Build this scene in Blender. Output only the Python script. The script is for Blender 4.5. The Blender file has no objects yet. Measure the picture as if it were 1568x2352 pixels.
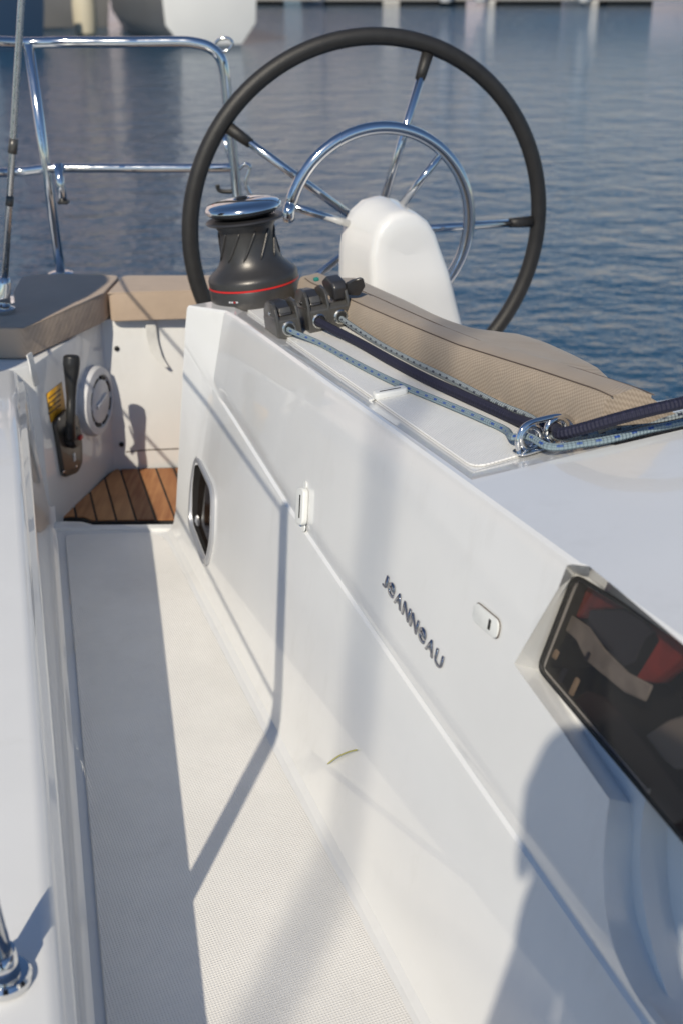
import bpy, bmesh, math, random
import numpy as np
from mathutils import Vector, Matrix
random.seed(7); rng = np.random.default_rng(7)
R = math.radians
sc = bpy.context.scene
col = sc.collection

# ------------------------------------------------------------------ camera, sky, sun, exposure
CAMZ = 2.30                                   # lens height over the water
FPX, CX, CY = 2800.0, 784.0, 1176.0           # focal length and centre in units of a 1568 x 2352 picture
PITCH = math.atan((CY + 140.0) / FPX)
cp, sp = math.cos(PITCH), math.sin(PITCH)
cam_d = bpy.data.cameras.new('camera'); cam = bpy.data.objects.new('camera', cam_d); col.objects.link(cam)
cam.location = (0, 0, CAMZ); cam.rotation_euler = (math.pi / 2 - PITCH, 0, 0)
cam_d.sensor_fit = 'VERTICAL'; cam_d.sensor_height = 36.0; cam_d.sensor_width = 24.0
cam_d.lens = 36.0 * FPX / 2352.0
cam_d.clip_start = 0.02; cam_d.clip_end = 3000
cam_d.dof.use_dof = True; cam_d.dof.focus_distance = 1.80; cam_d.dof.aperture_fstop = 5.0
sc.camera = cam

SUN_AZ, SUN_EL = R(18.0), R(38.0)             # light travels towards +Y, 18 degrees to the right
Ldir = Vector((math.sin(SUN_AZ) * math.cos(SUN_EL), math.cos(SUN_AZ) * math.cos(SUN_EL), -math.sin(SUN_EL)))
world = bpy.data.worlds.new('World'); sc.world = world; world.use_nodes = True
wn = world.node_tree; bg = wn.nodes['Background']
sky = wn.nodes.new('ShaderNodeTexSky'); sky.sky_type = 'NISHITA'; sky.sun_disc = False
sky.sun_elevation = SUN_EL; sky.sun_rotation = math.pi + SUN_AZ
sky.air_density = 1.0; sky.dust_density = 0.1; sky.ozone_density = 5.0; sky.altitude = 0
wn.links.new(sky.outputs[0], bg.inputs[0]); bg.inputs[1].default_value = 0.12
sun_d = bpy.data.lights.new('sun', 'SUN'); sun_d.energy = 4.9; sun_d.angle = R(0.55); sun_d.color = (1.0, 0.905, 0.745)
sun = bpy.data.objects.new('sun', sun_d); col.objects.link(sun)
sun.rotation_euler = Ldir.to_track_quat('-Z', 'Y').to_euler()
vs = sc.view_settings
vs.view_transform = 'Standard'; vs.look = 'None'; vs.gamma = 1.0; vs.exposure = -0.38; vs.use_curve_mapping = False
sc.cycles.max_bounces = 8; sc.cycles.transparent_max_bounces = 12
sc.cycles.use_denoising = True

# ------------------------------------------------------------------ frames of reference
AX = Vector((-0.335, 0.942, 0)).normalized()  # the boat's fore-and-aft line, pointing aft
NX = Vector((AX.y, -AX.x, 0))                 # inboard
def B(s, t, z): v = AX * s + NX * t; return Vector((v.x, v.y, z + CAMZ))      # boat coordinates, z from lens height
def ray(u, v):
    a = (u - CX) / FPX; b = -(v - CY) / FPX
    return Vector((a, cp + b * sp, -sp + b * cp))
C0 = Vector((0, 0, CAMZ))
FLOOR = -1.20; SOLE = -1.25
def on_z(u, v, z): d = ray(u, v); return C0 + d * (z / d.z)
def on_y(u, v, y): d = ray(u, v); return C0 + d * (y / d.y)
def on_t(u, v, t): d = ray(u, v); return C0 + d * (t / d.dot(NX))
def on_s(u, v, s): d = ray(u, v); return C0 + d * (s / d.dot(AX))
def zT(s, t): return -(0.597 + 0.069 * (s - 1.196) - 0.10 * (t - 0.5845))     # coaming top
def on_T(u, v, dz=0.0):
    d = ray(u, v); k = (0.597 - 0.069 * 1.196 + 0.05845 - dz) / (-d.z - 0.069 * d.dot(AX) + 0.1 * d.dot(NX))
    return C0 + d * k
def tW(z): return 0.4708 + 0.18 * (z - FLOOR)                                  # side of the coaming
def on_W(u, v, off=0.0):
    d = ray(u, v); k = (0.4708 + off + 0.216) / (d.dot(NX) - 0.18 * d.z); return C0 + d * k
def st(p): return p.dot(AX), p.dot(NX), p.z - CAMZ
TN = (B(0, 0, 0.0) * 0 + Vector((0, 0, 1)) + AX * 0.069 - NX * 0.10).normalized()   # normal of the coaming top
WN = (-NX + Vector((0, 0, 0.18))).normalized()                                      # outward normal of the coaming side

# ------------------------------------------------------------------ materials
MATS = {}
def nodes(name):
    m = bpy.data.materials.new(name); m.use_nodes = True; MATS[name] = m
    return m, m.node_tree, m.node_tree.nodes['Principled BSDF']
def mat(name, colr, rough=0.5, metal=0.0, coat=0.0, spec=0.5, var=0.0, vscale=8.0, bump=0.0, bscale=40.0, rvar=0.0, coat_r=0.05):
    m, nt, b = nodes(name)
    b.inputs['Base Color'].default_value = (*colr, 1); b.inputs['Roughness'].default_value = rough
    b.inputs['Metallic'].default_value = metal; b.inputs['Coat Weight'].default_value = coat
    b.inputs['Coat Roughness'].default_value = coat_r
    b.inputs['Specular IOR Level'].default_value = spec
    tc = nt.nodes.new('ShaderNodeTexCoord')
    if var or rvar:
        n = nt.nodes.new('ShaderNodeTexNoise'); n.inputs['Scale'].default_value = vscale; n.inputs['Detail'].default_value = 6
        nt.links.new(tc.outputs['Object'], n.inputs['Vector'])
        if var:
            r = nt.nodes.new('ShaderNodeValToRGB')
            r.color_ramp.elements[0].position = 0.3; r.color_ramp.elements[1].position = 0.7
            r.color_ramp.elements[0].color = (*[c * (1 - var) for c in colr], 1)
            r.color_ramp.elements[1].color = (*[min(1, c * (1 + var)) for c in colr], 1)
            nt.links.new(n.outputs['Fac'], r.inputs[0]); nt.links.new(r.outputs[0], b.inputs['Base Color'])
        if rvar:
            mr = nt.nodes.new('ShaderNodeMapRange'); mr.inputs[3].default_value = rough - rvar; mr.inputs[4].default_value = rough + rvar
            mr.inputs[1].default_value = .3; mr.inputs[2].default_value = .7
            nt.links.new(n.outputs['Fac'], mr.inputs[0]); nt.links.new(mr.outputs[0], b.inputs['Roughness'])
    if bump:
        n2 = nt.nodes.new('ShaderNodeTexNoise'); n2.inputs['Scale'].default_value = bscale; n2.inputs['Detail'].default_value = 3
        nt.links.new(tc.outputs['Object'], n2.inputs['Vector'])
        bp = nt.nodes.new('ShaderNodeBump'); bp.inputs['Strength'].default_value = bump; bp.inputs['Distance'].default_value = 0.002
        nt.links.new(n2.outputs['Fac'], bp.inputs['Height']); nt.links.new(bp.outputs[0], b.inputs['Normal'])
    return m
GEL = mat('gelcoat', (0.76, 0.765, 0.76), 0.30, coat=1.0, var=0.03, vscale=5, bump=0.06, bscale=6, coat_r=0.02, spec=.4)
def grime(m, amt, scale, lo, hi):
    nt = m.node_tree; b = nt.nodes['Principled BSDF']; lk = b.inputs['Base Color'].links[0]; src = lk.from_socket
    tc = nt.nodes.new('ShaderNodeTexCoord'); n = nt.nodes.new('ShaderNodeTexNoise'); n.inputs['Scale'].default_value = scale; n.inputs['Detail'].default_value = 10; n.inputs['Roughness'].default_value = .72
    mp = nt.nodes.new('ShaderNodeMapping'); mp.inputs['Scale'].default_value = (1, 1, .35); nt.links.new(tc.outputs['Object'], mp.inputs[0]); nt.links.new(mp.outputs[0], n.inputs['Vector'])
    mr = nt.nodes.new('ShaderNodeMapRange'); mr.inputs[1].default_value = lo; mr.inputs[2].default_value = hi; mr.inputs[3].default_value = 0; mr.inputs[4].default_value = amt
    nt.links.new(n.outputs['Fac'], mr.inputs[0])
    mx = nt.nodes.new('ShaderNodeMix'); mx.data_type = 'RGBA'; mx.inputs['B'].default_value = (.34, .31, .26, 1)
    nt.links.new(mr.outputs[0], mx.inputs['Factor']); nt.links.new(src, mx.inputs['A']); nt.links.new(mx.outputs['Result'], b.inputs['Base Color'])
    n2 = nt.nodes.new('ShaderNodeTexNoise'); n2.inputs['Scale'].default_value = 3.5; n2.inputs['Detail'].default_value = 8; nt.links.new(tc.outputs['Object'], n2.inputs['Vector'])
    m2 = nt.nodes.new('ShaderNodeMapRange'); m2.inputs[1].default_value = .35; m2.inputs[2].default_value = .7; m2.inputs[3].default_value = .01; m2.inputs[4].default_value = .06
    nt.links.new(n2.outputs['Fac'], m2.inputs[0]); nt.links.new(m2.outputs[0], b.inputs['Coat Roughness'])
grime(GEL, .16, 9, .55, .80)
GEL2 = mat('gelcoat_pedestal', (0.80, 0.80, 0.785), 0.28, coat=0.8, var=0.02, bump=0.06, bscale=9)
CHROME = mat('polished_steel', (0.72, 0.72, 0.72), 0.09, metal=1.0, rvar=0.04, vscale=30)
BRUSHED = mat('satin_steel', (0.62, 0.62, 0.60), 0.28, metal=1.0, rvar=0.08, vscale=60)
DCHROME = mat('dark_chrome', (0.33, 0.34, 0.38), 0.08, metal=1.0)
RUBBER = mat('wheel_leather', (0.022, 0.021, 0.020), 0.5, bump=0.35, bscale=350, var=.15, vscale=40)
WINCH = mat('winch_grey', (0.075, 0.072, 0.070), 0.36, metal=0.55, bump=0.1, bscale=500, var=.06, vscale=50)
CLUTCH = mat('clutch_grey', (0.085, 0.082, 0.076), 0.36, metal=0.35, bump=0.12, bscale=350, var=.1, vscale=60, coat=.3, coat_r=.2)
CLUTCHD = mat('clutch_lever_dark', (0.030, 0.030, 0.033), 0.40, bump=0.1, bscale=350, coat=.2, coat_r=.2)
RED = mat('red_ring', (0.60, 0.02, 0.02), 0.4)
BLACK = mat('black_plastic', (0.018, 0.018, 0.018), 0.38, var=.15, vscale=30, bump=.08, bscale=300)
CAULK = mat('black_caulk', (0.012, 0.012, 0.012), 0.6)
WPLAST = mat('white_plastic', (0.74, 0.75, 0.73), 0.35, var=.03, vscale=60)
GPLAST = mat('pale_grey_plastic', (0.62, 0.63, 0.66), 0.35, var=.04, vscale=30)
DARKSLOT = mat('dark_slot', (0.02, 0.02, 0.02), 0.6)
STICK = mat('amber_sticker', (0.62, 0.33, 0.025), 0.35, var=.22, vscale=35)
REDP = mat('red_plastic', (0.42, 0.01, 0.015), 0.4)
STRAPM = mat('white_webbing', (0.66, 0.66, 0.64), 0.7, bump=.3, bscale=400, var=.05, vscale=80)
STRAW = mat('dry_straw', (0.50, 0.47, 0.16), 0.6)
SEAM = mat('seam_thread', (0.10, 0.075, 0.06), 0.8)
CREAM_REFL = mat('cream_panel', (0.33, 0.30, 0.265), 0.6, var=.4, vscale=30)
RED_REFL = mat('red_fabric', (0.30, 0.026, 0.016), 0.8, var=.5, vscale=28)
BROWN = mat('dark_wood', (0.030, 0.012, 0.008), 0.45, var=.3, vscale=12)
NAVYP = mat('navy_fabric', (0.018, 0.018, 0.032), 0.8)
TAN_REFL = mat('tan_paper', (0.48, 0.36, 0.24), 0.7, var=.1)
CAVITY = mat('cabin_lining', (0.010, 0.009, 0.009), 0.8)

def nonskid(name, base, pitch, ang, amp):
    m, nt, b = nodes(name)
    b.inputs['Roughness'].default_value = 0.42; b.inputs['Coat Weight'].default_value = 0.15; b.inputs['Coat Roughness'].default_value = .2
    tc = nt.nodes.new('ShaderNodeTexCoord'); outs = []
    for a in ang:
        mp = nt.nodes.new('ShaderNodeMapping'); mp.inputs['Rotation'].default_value = (0, 0, R(a))
        nt.links.new(tc.outputs['Object'], mp.inputs[0])
        w = nt.nodes.new('ShaderNodeTexWave'); w.inputs['Scale'].default_value = 0.314159 / pitch; w.wave_profile = 'SIN'
        nt.links.new(mp.outputs[0], w.inputs[0]); outs.append(w.outputs['Fac'])
    h = outs[0]
    for o in outs[1:]:
        mm = nt.nodes.new('ShaderNodeMath'); mm.operation = 'MULTIPLY'
        nt.links.new(h, mm.inputs[0]); nt.links.new(o, mm.inputs[1]); h = mm.outputs[0]
    bp = nt.nodes.new('ShaderNodeBump'); bp.inputs['Strength'].default_value = 1.0; bp.inputs['Distance'].default_value = amp
    nt.links.new(h, bp.inputs['Height']); nt.links.new(bp.outputs[0], b.inputs['Normal'])
    n = nt.nodes.new('ShaderNodeTexNoise'); n.inputs['Scale'].default_value = 5; n.inputs['Detail'].default_value = 8; n.inputs['Roughness'].default_value = .65
    nt.links.new(tc.outputs['Object'], n.inputs['Vector'])
    r = nt.nodes.new('ShaderNodeValToRGB'); r.color_ramp.elements[0].position = .3; r.color_ramp.elements[1].position = .65
    r.color_ramp.elements[0].color = (*[c * .90 for c in base], 1); r.color_ramp.elements[1].color = (*base, 1)
    nt.links.new(n.outputs['Fac'], r.inputs[0]); nt.links.new(r.outputs[0], b.inputs['Base Color'])
    return m
NONSKID = nonskid('nonskid_deck', (0.83, 0.815, 0.785), 0.0040, (-23, 67), 0.0006)
NONSKID_T = nonskid('nonskid_coaming', (0.82, 0.82, 0.80), 0.0040, (25, -65), 0.0008)

def fabric(name, c1, c2, pitch):
    m, nt, b = nodes(name); b.inputs['Roughness'].default_value = 0.85
    b.inputs['Sheen Weight'].default_value = 0.15
    tc = nt.nodes.new('ShaderNodeTexCoord')
    ck = nt.nodes.new('ShaderNodeTexChecker'); ck.inputs['Scale'].default_value = 1.0 / pitch
    nt.links.new(tc.outputs['UV'], ck.inputs[0])
    n = nt.nodes.new('ShaderNodeTexNoise'); n.inputs['Scale'].default_value = 14; n.inputs['Detail'].default_value = 6
    nt.links.new(tc.outputs['Object'], n.inputs['Vector'])
    mx = nt.nodes.new('ShaderNodeMix'); mx.data_type = 'RGBA'
    mx.inputs['A'].default_value = (*c1, 1); mx.inputs['B'].default_value = (*c2, 1)
    nt.links.new(ck.outputs['Fac'], mx.inputs['Factor'])
    mr = nt.nodes.new('ShaderNodeMapRange'); mr.inputs[1].default_value = .3; mr.inputs[2].default_value = .7; mr.inputs[3].default_value = .93; mr.inputs[4].default_value = 1.04
    nt.links.new(n.outputs['Fac'], mr.inputs[0])
    hs = nt.nodes.new('ShaderNodeHueSaturation'); nt.links.new(mx.outputs['Result'], hs.inputs['Color']); nt.links.new(mr.outputs[0], hs.inputs['Value'])
    nt.links.new(hs.outputs[0], b.inputs['Base Color'])
    bp = nt.nodes.new('ShaderNodeBump'); bp.inputs['Strength'].default_value = .3; bp.inputs['Distance'].default_value = .0006
    nt.links.new(ck.outputs['Fac'], bp.inputs['Height'])
    bp2 = nt.nodes.new('ShaderNodeBump'); bp2.inputs['Strength'].default_value = .45; bp2.inputs['Distance'].default_value = .006
    n3 = nt.nodes.new('ShaderNodeTexNoise'); n3.inputs['Scale'].default_value = 22; nt.links.new(tc.outputs['Object'], n3.inputs['Vector'])
    nt.links.new(n3.outputs['Fac'], bp2.inputs['Height']); nt.links.new(bp.outputs[0], bp2.inputs['Normal']); nt.links.new(bp2.outputs[0], b.inputs['Normal'])
    return m
grime(NONSKID, .13, 14, .56, .80)
FAB = fabric('mesh_fabric_beige', (0.40, 0.325, 0.25), (0.30, 0.24, 0.18), 0.0030)
FAB2 = fabric('seat_fabric_taupe', (0.50, 0.39, 0.295), (0.43, 0.33, 0.25), 0.0025)

def rope_mat(name, base, fleck, fl_amt, du, nv, braid=True):
    m, nt, b = nodes(name); b.inputs['Roughness'].default_value = .75
    tc = nt.nodes.new('ShaderNodeTexCoord')
    mp = nt.nodes.new('ShaderNodeMapping'); mp.inputs['Scale'].default_value = (1 / du, nv, 1); nt.links.new(tc.outputs['UV'], mp.inputs[0])
    br = nt.nodes.new('ShaderNodeTexBrick'); br.inputs['Scale'].default_value = 1.0; br.inputs['Mortar Size'].default_value = 0.36; br.inputs['Mortar Smooth'].default_value = .1
    br.inputs['Brick Width'].default_value = 1.0; br.inputs['Row Height'].default_value = 1.0; br.offset = .5
    br.inputs['Color1'].default_value = (*fleck, 1); br.inputs['Color2'].default_value = (*[.7 * f + .3 * q for f, q in zip(fleck, base)], 1); br.inputs['Mortar'].default_value = (*base, 1)
    nt.links.new(mp.outputs[0], br.inputs['Vector'])
    nt.links.new(br.outputs['Color'], b.inputs['Base Color'])
    h = None
    for sgn in (1, -1):
        mp2 = nt.nodes.new('ShaderNodeMapping'); mp2.inputs['Scale'].default_value = (1 / 0.010, 3.0 * sgn, 1); nt.links.new(tc.outputs['UV'], mp2.inputs[0])
        sx = nt.nodes.new('ShaderNodeSeparateXYZ'); nt.links.new(mp2.outputs[0], sx.inputs[0])
        ad = nt.nodes.new('ShaderNodeMath'); ad.operation = 'ADD'; nt.links.new(sx.outputs[0], ad.inputs[0]); nt.links.new(sx.outputs[1], ad.inputs[1])
        mu = nt.nodes.new('ShaderNodeMath'); mu.operation = 'MULTIPLY'; mu.inputs[1].default_value = 2 * math.pi; nt.links.new(ad.outputs[0], mu.inputs[0])
        sn = nt.nodes.new('ShaderNodeMath'); sn.operation = 'SINE'; nt.links.new(mu.outputs[0], sn.inputs[0])
        if h is None: h = sn
        else:
            mm = nt.nodes.new('ShaderNodeMath'); mm.operation = 'MULTIPLY'; nt.links.new(h.outputs[0], mm.inputs[0]); nt.links.new(sn.outputs[0], mm.inputs[1]); h = mm
    bp = nt.nodes.new('ShaderNodeBump'); bp.inputs['Strength'].default_value = .9; bp.inputs['Distance'].default_value = .0012
    nt.links.new(h.outputs[0], bp.inputs['Height']); nt.links.new(bp.outputs[0], b.inputs['Normal'])
    return m
ROPE_BLUE = rope_mat('rope_grey_blue_fleck', (0.21, 0.28, 0.32), (0.015, 0.07, 0.32), .3, 0.024, 3)
ROPE_NAVY = rope_mat('rope_navy', (0.012, 0.013, 0.035), (0.02, 0.02, 0.05), .1, 0.01, 3)
ROPE_GREY = rope_mat('rope_pale_grey_black_fleck', (0.26, 0.30, 0.32), (0.02, 0.025, 0.05), .3, 0.022, 3)

def teak():
    m, nt, b = nodes('teak'); b.inputs['Roughness'].default_value = .6
    tc = nt.nodes.new('ShaderNodeTexCoord'); oi = nt.nodes.new('ShaderNodeObjectInfo')
    mp = nt.nodes.new('ShaderNodeMapping'); mp.inputs['Rotation'].default_value = (0, 0, R(-16)); mp.inputs['Scale'].default_value = (60, 5, 5)
    nt.links.new(tc.outputs['Object'], mp.inputs[0])
    n = nt.nodes.new('ShaderNodeTexNoise'); n.inputs['Scale'].default_value = 1.5; n.inputs['Detail'].default_value = 8; nt.links.new(mp.outputs[0], n.inputs['Vector'])
    n2 = nt.nodes.new('ShaderNodeTexNoise'); n2.inputs['Scale'].default_value = 9; n2.inputs['Detail'].default_value = 4; nt.links.new(tc.outputs['Object'], n2.inputs['Vector'])
    r = nt.nodes.new('ShaderNodeValToRGB'); r.color_ramp.elements[0].position = .25; r.color_ramp.elements[1].position = .75
    r.color_ramp.elements[0].color = (.22, .070, .022, 1); r.color_ramp.elements[1].color = (.54, .27, .11, 1)
    ad = nt.nodes.new('ShaderNodeMath'); ad.operation = 'MULTIPLY_ADD'; ad.inputs[1].default_value = .5
    nt.links.new(n.outputs['Fac'], ad.inputs[0])
    a2 = nt.nodes.new('ShaderNodeMath'); a2.operation = 'MULTIPLY_ADD'; a2.inputs[1].default_value = .45; a2.inputs[2].default_value = -.11
    nt.links.new(n2.outputs['Fac'], a2.inputs[0])
    a3 = nt.nodes.new('ShaderNodeMath'); a3.operation = 'MULTIPLY_ADD'; a3.inputs[1].default_value = .32
    nt.links.new(oi.outputs['Random'], a3.inputs[0]); nt.links.new(a2.outputs[0], a3.inputs[2]); nt.links.new(a3.outputs[0], ad.inputs[2])
    nt.links.new(ad.outputs[0], r.inputs[0]); nt.links.new(r.outputs[0], b.inputs['Base Color'])
    bp = nt.nodes.new('ShaderNodeBump'); bp.inputs['Strength'].default_value = .3; bp.inputs['Distance'].default_value = .001
    nt.links.new(n.outputs['Fac'], bp.inputs['Height']); nt.links.new(bp.outputs[0], b.inputs['Normal'])
    return m
TEAK = teak()

def tinted_glass(name, tint):
    m = bpy.data.materials.new(name); m.use_nodes = True; nt = m.node_tree; nt.nodes.clear()
    o = nt.nodes.new('ShaderNodeOutputMaterial'); mx = nt.nodes.new('ShaderNodeMixShader')
    f = nt.nodes.new('ShaderNodeFresnel'); f.inputs[0].default_value = 1.49
    t = nt.nodes.new('ShaderNodeBsdfTransparent'); t.inputs[0].default_value = (*tint, 1)
    g = nt.nodes.new('ShaderNodeBsdfGlossy'); g.inputs['Roughness'].default_value = .015
    ge = nt.nodes.new('ShaderNodeNewGeometry'); iv = nt.nodes.new('ShaderNodeMath'); iv.operation = 'SUBTRACT'; iv.inputs[0].default_value = 1.0; nt.links.new(ge.outputs['Backfacing'], iv.inputs[1])
    ml = nt.nodes.new('ShaderNodeMath'); ml.operation = 'MULTIPLY'; nt.links.new(iv.outputs[0], ml.inputs[0]); nt.links.new(f.outputs[0], ml.inputs[1]); nt.links.new(ml.outputs[0], mx.inputs[0]); nt.links.new(t.outputs[0], mx.inputs[1]); nt.links.new(g.outputs[0], mx.inputs[2]); nt.links.new(mx.outputs[0], o.inputs[0])
    return m
GLASS = tinted_glass('smoked_acrylic', (0.72, 0.70, 0.69))

# ------------------------------------------------------------------ mesh helpers
def link(name, me, m, parent=None, smooth=True):
    if m is not None: me.materials.append(m)
    if smooth:
        for p in me.polygons: p.use_smooth = True
    o = bpy.data.objects.new(name, me); col.objects.link(o)
    if parent: o.parent = parent
    return o
def mesh(name, verts, faces, m, parent=None, smooth=False, auto=None):
    me = bpy.data.meshes.new(name); me.from_pydata([tuple(v) for v in verts], [], faces); me.update()
    bm = bmesh.new(); bm.from_mesh(me); bmesh.ops.recalc_face_normals(bm, faces=bm.faces)
    if auto is not None:
        for e in bm.edges:
            e.smooth = not (len(e.link_faces) == 2 and e.calc_face_angle(0) > R(auto))
        smooth = True
    bm.to_mesh(me); bm.free()
    return link(name, me, m, parent, smooth)
def tag(o, label, cat=None, group=None, kind=None):
    if label: o['label'] = label
    if cat: o['category'] = cat
    if group: o['group'] = group
    if kind: o['kind'] = kind
    return o
def empty(name, loc, label=None, cat=None, group=None):
    o = bpy.data.objects.new(name, None); col.objects.link(o); o.location = loc; o.empty_display_size = .05
    return tag(o, label, cat, group)
def child(o, parent):
    """keep world-space mesh data while hanging under an Empty that is not at the origin"""
    o.parent = parent; o.matrix_parent_inverse = Matrix.Translation(parent.location).inverted() if parent.type == 'EMPTY' else Matrix()
    return o
def smooth_path(pts, n=8):
    P = [Vector(p) for p in pts]; out = []
    for i in range(len(P) - 1):
        p0 = P[max(i - 1, 0)]; p1 = P[i]; p2 = P[i + 1]; p3 = P[min(i + 2, len(P) - 1)]
        for k in range(n):
            t = k / n
            out.append(0.5 * ((2 * p1) + (p2 - p0) * t + (2 * p0 - 5 * p1 + 4 * p2 - p3) * t * t + (3 * p1 - p0 - 3 * p2 + p3) * t ** 3))
    out.append(P[-1]); return out
def tube_data(pts, r, seg=12, closed=False, cap=True):
    P = [Vector(p) for p in pts]; n = len(P); rs = r if isinstance(r, (list, tuple)) else [r] * n
    T = []
    for i in range(n):
        a = P[(i - 1) % n] if (closed or i > 0) else P[0]; b = P[(i + 1) % n] if (closed or i < n - 1) else P[-1]
        T.append((b - a).normalized())
    up = Vector((0, 0, 1)) if abs(T[0].z) < .9 else Vector((1, 0, 0))
    e = (up - T[0] * up.dot(T[0])).normalized(); V = []; Fc = []; UV = []; L = 0; Ls = [0]
    for i in range(n):
        if i: L += (P[i] - P[i - 1]).length; Ls.append(L)
        e = (e - T[i] * e.dot(T[i])).normalized(); f = T[i].cross(e)
        for k in range(seg):
            a = 2 * math.pi * k / seg; V.append(P[i] + (e * math.cos(a) + f * math.sin(a)) * rs[i])
    m = n if closed else n - 1
    if closed: Ls.append(L + (P[0] - P[-1]).length)
    for i in range(m):
        for k in range(seg):
            j = (i + 1) % n; k2 = (k + 1) % seg
            Fc.append((i * seg + k, i * seg + k2, j * seg + k2, j * seg + k))
            UV.append([(Ls[i], k / seg), (Ls[i], (k + 1) / seg), (Ls[i + 1], (k + 1) / seg), (Ls[i + 1], k / seg)])
    if cap and not closed:
        Fc.append(tuple(range(seg))[::-1]); UV.append([(0, 0)] * seg)
        Fc.append(tuple((n - 1) * seg + k for k in range(seg))); UV.append([(L, 0)] * seg)
    return V, Fc, UV
def tube(name, pts, r, m, parent=None, seg=12, closed=False, cap=True):
    V, Fc, UV = tube_data(pts, r, seg, closed, cap)
    me = bpy.data.meshes.new(name); me.from_pydata([tuple(v) for v in V], [], Fc)
    uv = me.uv_layers.new(name='UVMap'); i = 0
    for f in UV:
        for q in f: uv.data[i].uv = q; i += 1
    me.update(); o = link(name, me, m, None, True)
    if cap and not closed:
        for p in me.polygons:
            if len(p.vertices) == seg and seg > 4: p.use_smooth = False
    if parent: child(o, parent)
    return o
def lathe(name, prof, origin, axis, m, parent=None, seg=48, auto=35):
    ax = Vector(axis).normalized(); h = Vector((1, 0, 0)) if abs(ax.x) < .9 else Vector((0, 1, 0))
    e = (h - ax * h.dot(ax)).normalized(); f = ax.cross(e); V = []; Fc = []; n = len(prof)
    for (r, z) in prof:
        for k in range(seg):
            a = 2 * math.pi * k / seg; V.append(Vector(origin) + ax * z + (e * math.cos(a) + f * math.sin(a)) * max(r, 1e-5))
    for i in range(n - 1):
        for k in range(seg):
            k2 = (k + 1) % seg; Fc.append((i * seg + k, i * seg + k2, (i + 1) * seg + k2, (i + 1) * seg + k))
    Fc.append(tuple(range(seg))); Fc.append(tuple((n - 1) * seg + k for k in range(seg)))
    o = mesh(name, V, Fc, m, None, auto=auto)
    if parent: child(o, parent)
    return o
def prism(name, poly, nrm, depth, m, parent=None, bevel=0.0, seg=2, smooth_ang=40):
    """polygon (3D points) pushed along nrm by depth, edges bevelled"""
    nrm = Vector(nrm).normalized(); n = len(poly)
    V = [Vector(p) for p in poly] + [Vector(p) + nrm * depth for p in poly]
    Fc = [tuple(range(n))[::-1], tuple(range(n, 2 * n))] + [(i, (i + 1) % n, n + (i + 1) % n, n + i) for i in range(n)]
    me = bpy.data.meshes.new(name); me.from_pydata([tuple(v) for v in V], [], Fc)
    bm = bmesh.new(); bm.from_mesh(me); bmesh.ops.recalc_face_normals(bm, faces=bm.faces)
    if bevel:
        eds = [e for e in bm.edges if e.calc_face_angle(0) > R(25)]
        bmesh.ops.bevel(bm, geom=eds, offset=bevel, segments=seg, profile=.6, affect='EDGES', clamp_overlap=True)
    for e in bm.edges: e.smooth = not (len(e.link_faces) == 2 and e.calc_face_angle(0) > R(smooth_ang))
    bm.to_mesh(me); bm.free()
    o = link(name, me, m, None, True)
    if parent: child(o, parent)
    return o
def box(name, c, ex, ey, ez, sx, sy, sz, m, parent=None, bevel=0.0, seg=2):
    """box centred on c with half axes ex,ey,ez of full size sx,sy,sz"""
    c = Vector(c); ex, ey, ez = (Vector(q).normalized() for q in (ex, ey, ez))
    p = [c - ez * sz / 2 + ex * a * sx / 2 + ey * b * sy / 2 for a, b in ((-1, -1), (1, -1), (1, 1), (-1, 1))]
    return prism(name, p, ez, sz, m, parent, bevel, seg)
def loft(name, rows, m, parent=None, close=False, caps=False, auto=35, uvscale=None):
    n = len(rows); k = len(rows[0]); V = [p for r in rows for p in r]; Fc = []
    kk = k if close else k - 1
    for i in range(n - 1):
        for j in range(kk):
            j2 = (j + 1) % k; Fc.append((i * k + j, i * k + j2, (i + 1) * k + j2, (i + 1) * k + j))
    if caps: Fc.append(tuple(range(k))[::-1]); Fc.append(tuple((n - 1) * k + j for j in range(k)))
    o = mesh(name, V, Fc, m, None, auto=auto)
    if parent: child(o, parent)
    return o
def round_poly(pts, rad, seg=5):
    """round the corners of a planar polygon"""
    out = []; n = len(pts); rads = rad if isinstance(rad, (list, tuple)) else [rad] * n
    for i in range(n):
        p = Vector(pts[i]); a = Vector(pts[i - 1]) - p; b = Vector(pts[(i + 1) % n]) - p
        r = min(rads[i], a.length * .45, b.length * .45); a0 = p + a.normalized() * r; b0 = p + b.normalized() * r
        for k in range(seg + 1):
            t = k / seg; out.append(a0 * (1 - t) ** 2 + p * 2 * t * (1 - t) + b0 * t * t)
    return out
def uv_by(o, e1, e2):
    me = o.data; uv = me.uv_layers.new(name='UVMap') if not me.uv_layers else me.uv_layers[0]
    for l in me.loops:
        p = me.vertices[l.vertex_index].co; uv.data[l.index].uv = (p.dot(e1), p.dot(e2))
def boolean(o, cutters):
    for c in cutters:
        md = o.modifiers.new('cut', 'BOOLEAN'); md.operation = 'DIFFERENCE'; md.solver = 'EXACT'; md.object = c; md.material_mode = 'TRANSFER'
    dg = bpy.context.evaluated_depsgraph_get(); me = bpy.data.meshes.new_from_object(o.evaluated_get(dg))
    o.modifiers.clear(); old = o.data; o.data = me; bpy.data.meshes.remove(old)
    for c in cutters: m_ = c.data; bpy.data.objects.remove(c); bpy.data.meshes.remove(m_)
    bm = bmesh.new(); bm.from_mesh(me)
    for e in bm.edges:
        if len(e.link_faces) == 2:
            mid = (e.verts[0].co + e.verts[1].co) / 2; s_, t_, z_ = st(mid)
            e.smooth = not (e.calc_face_angle(0) > R(19) or (t_ > .589 and z_ > -.70 and s_ > 1.19 and e.calc_face_angle(0) > R(5)))
    for f in bm.faces: f.smooth = True
    bm.to_mesh(me); bm.free()
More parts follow.
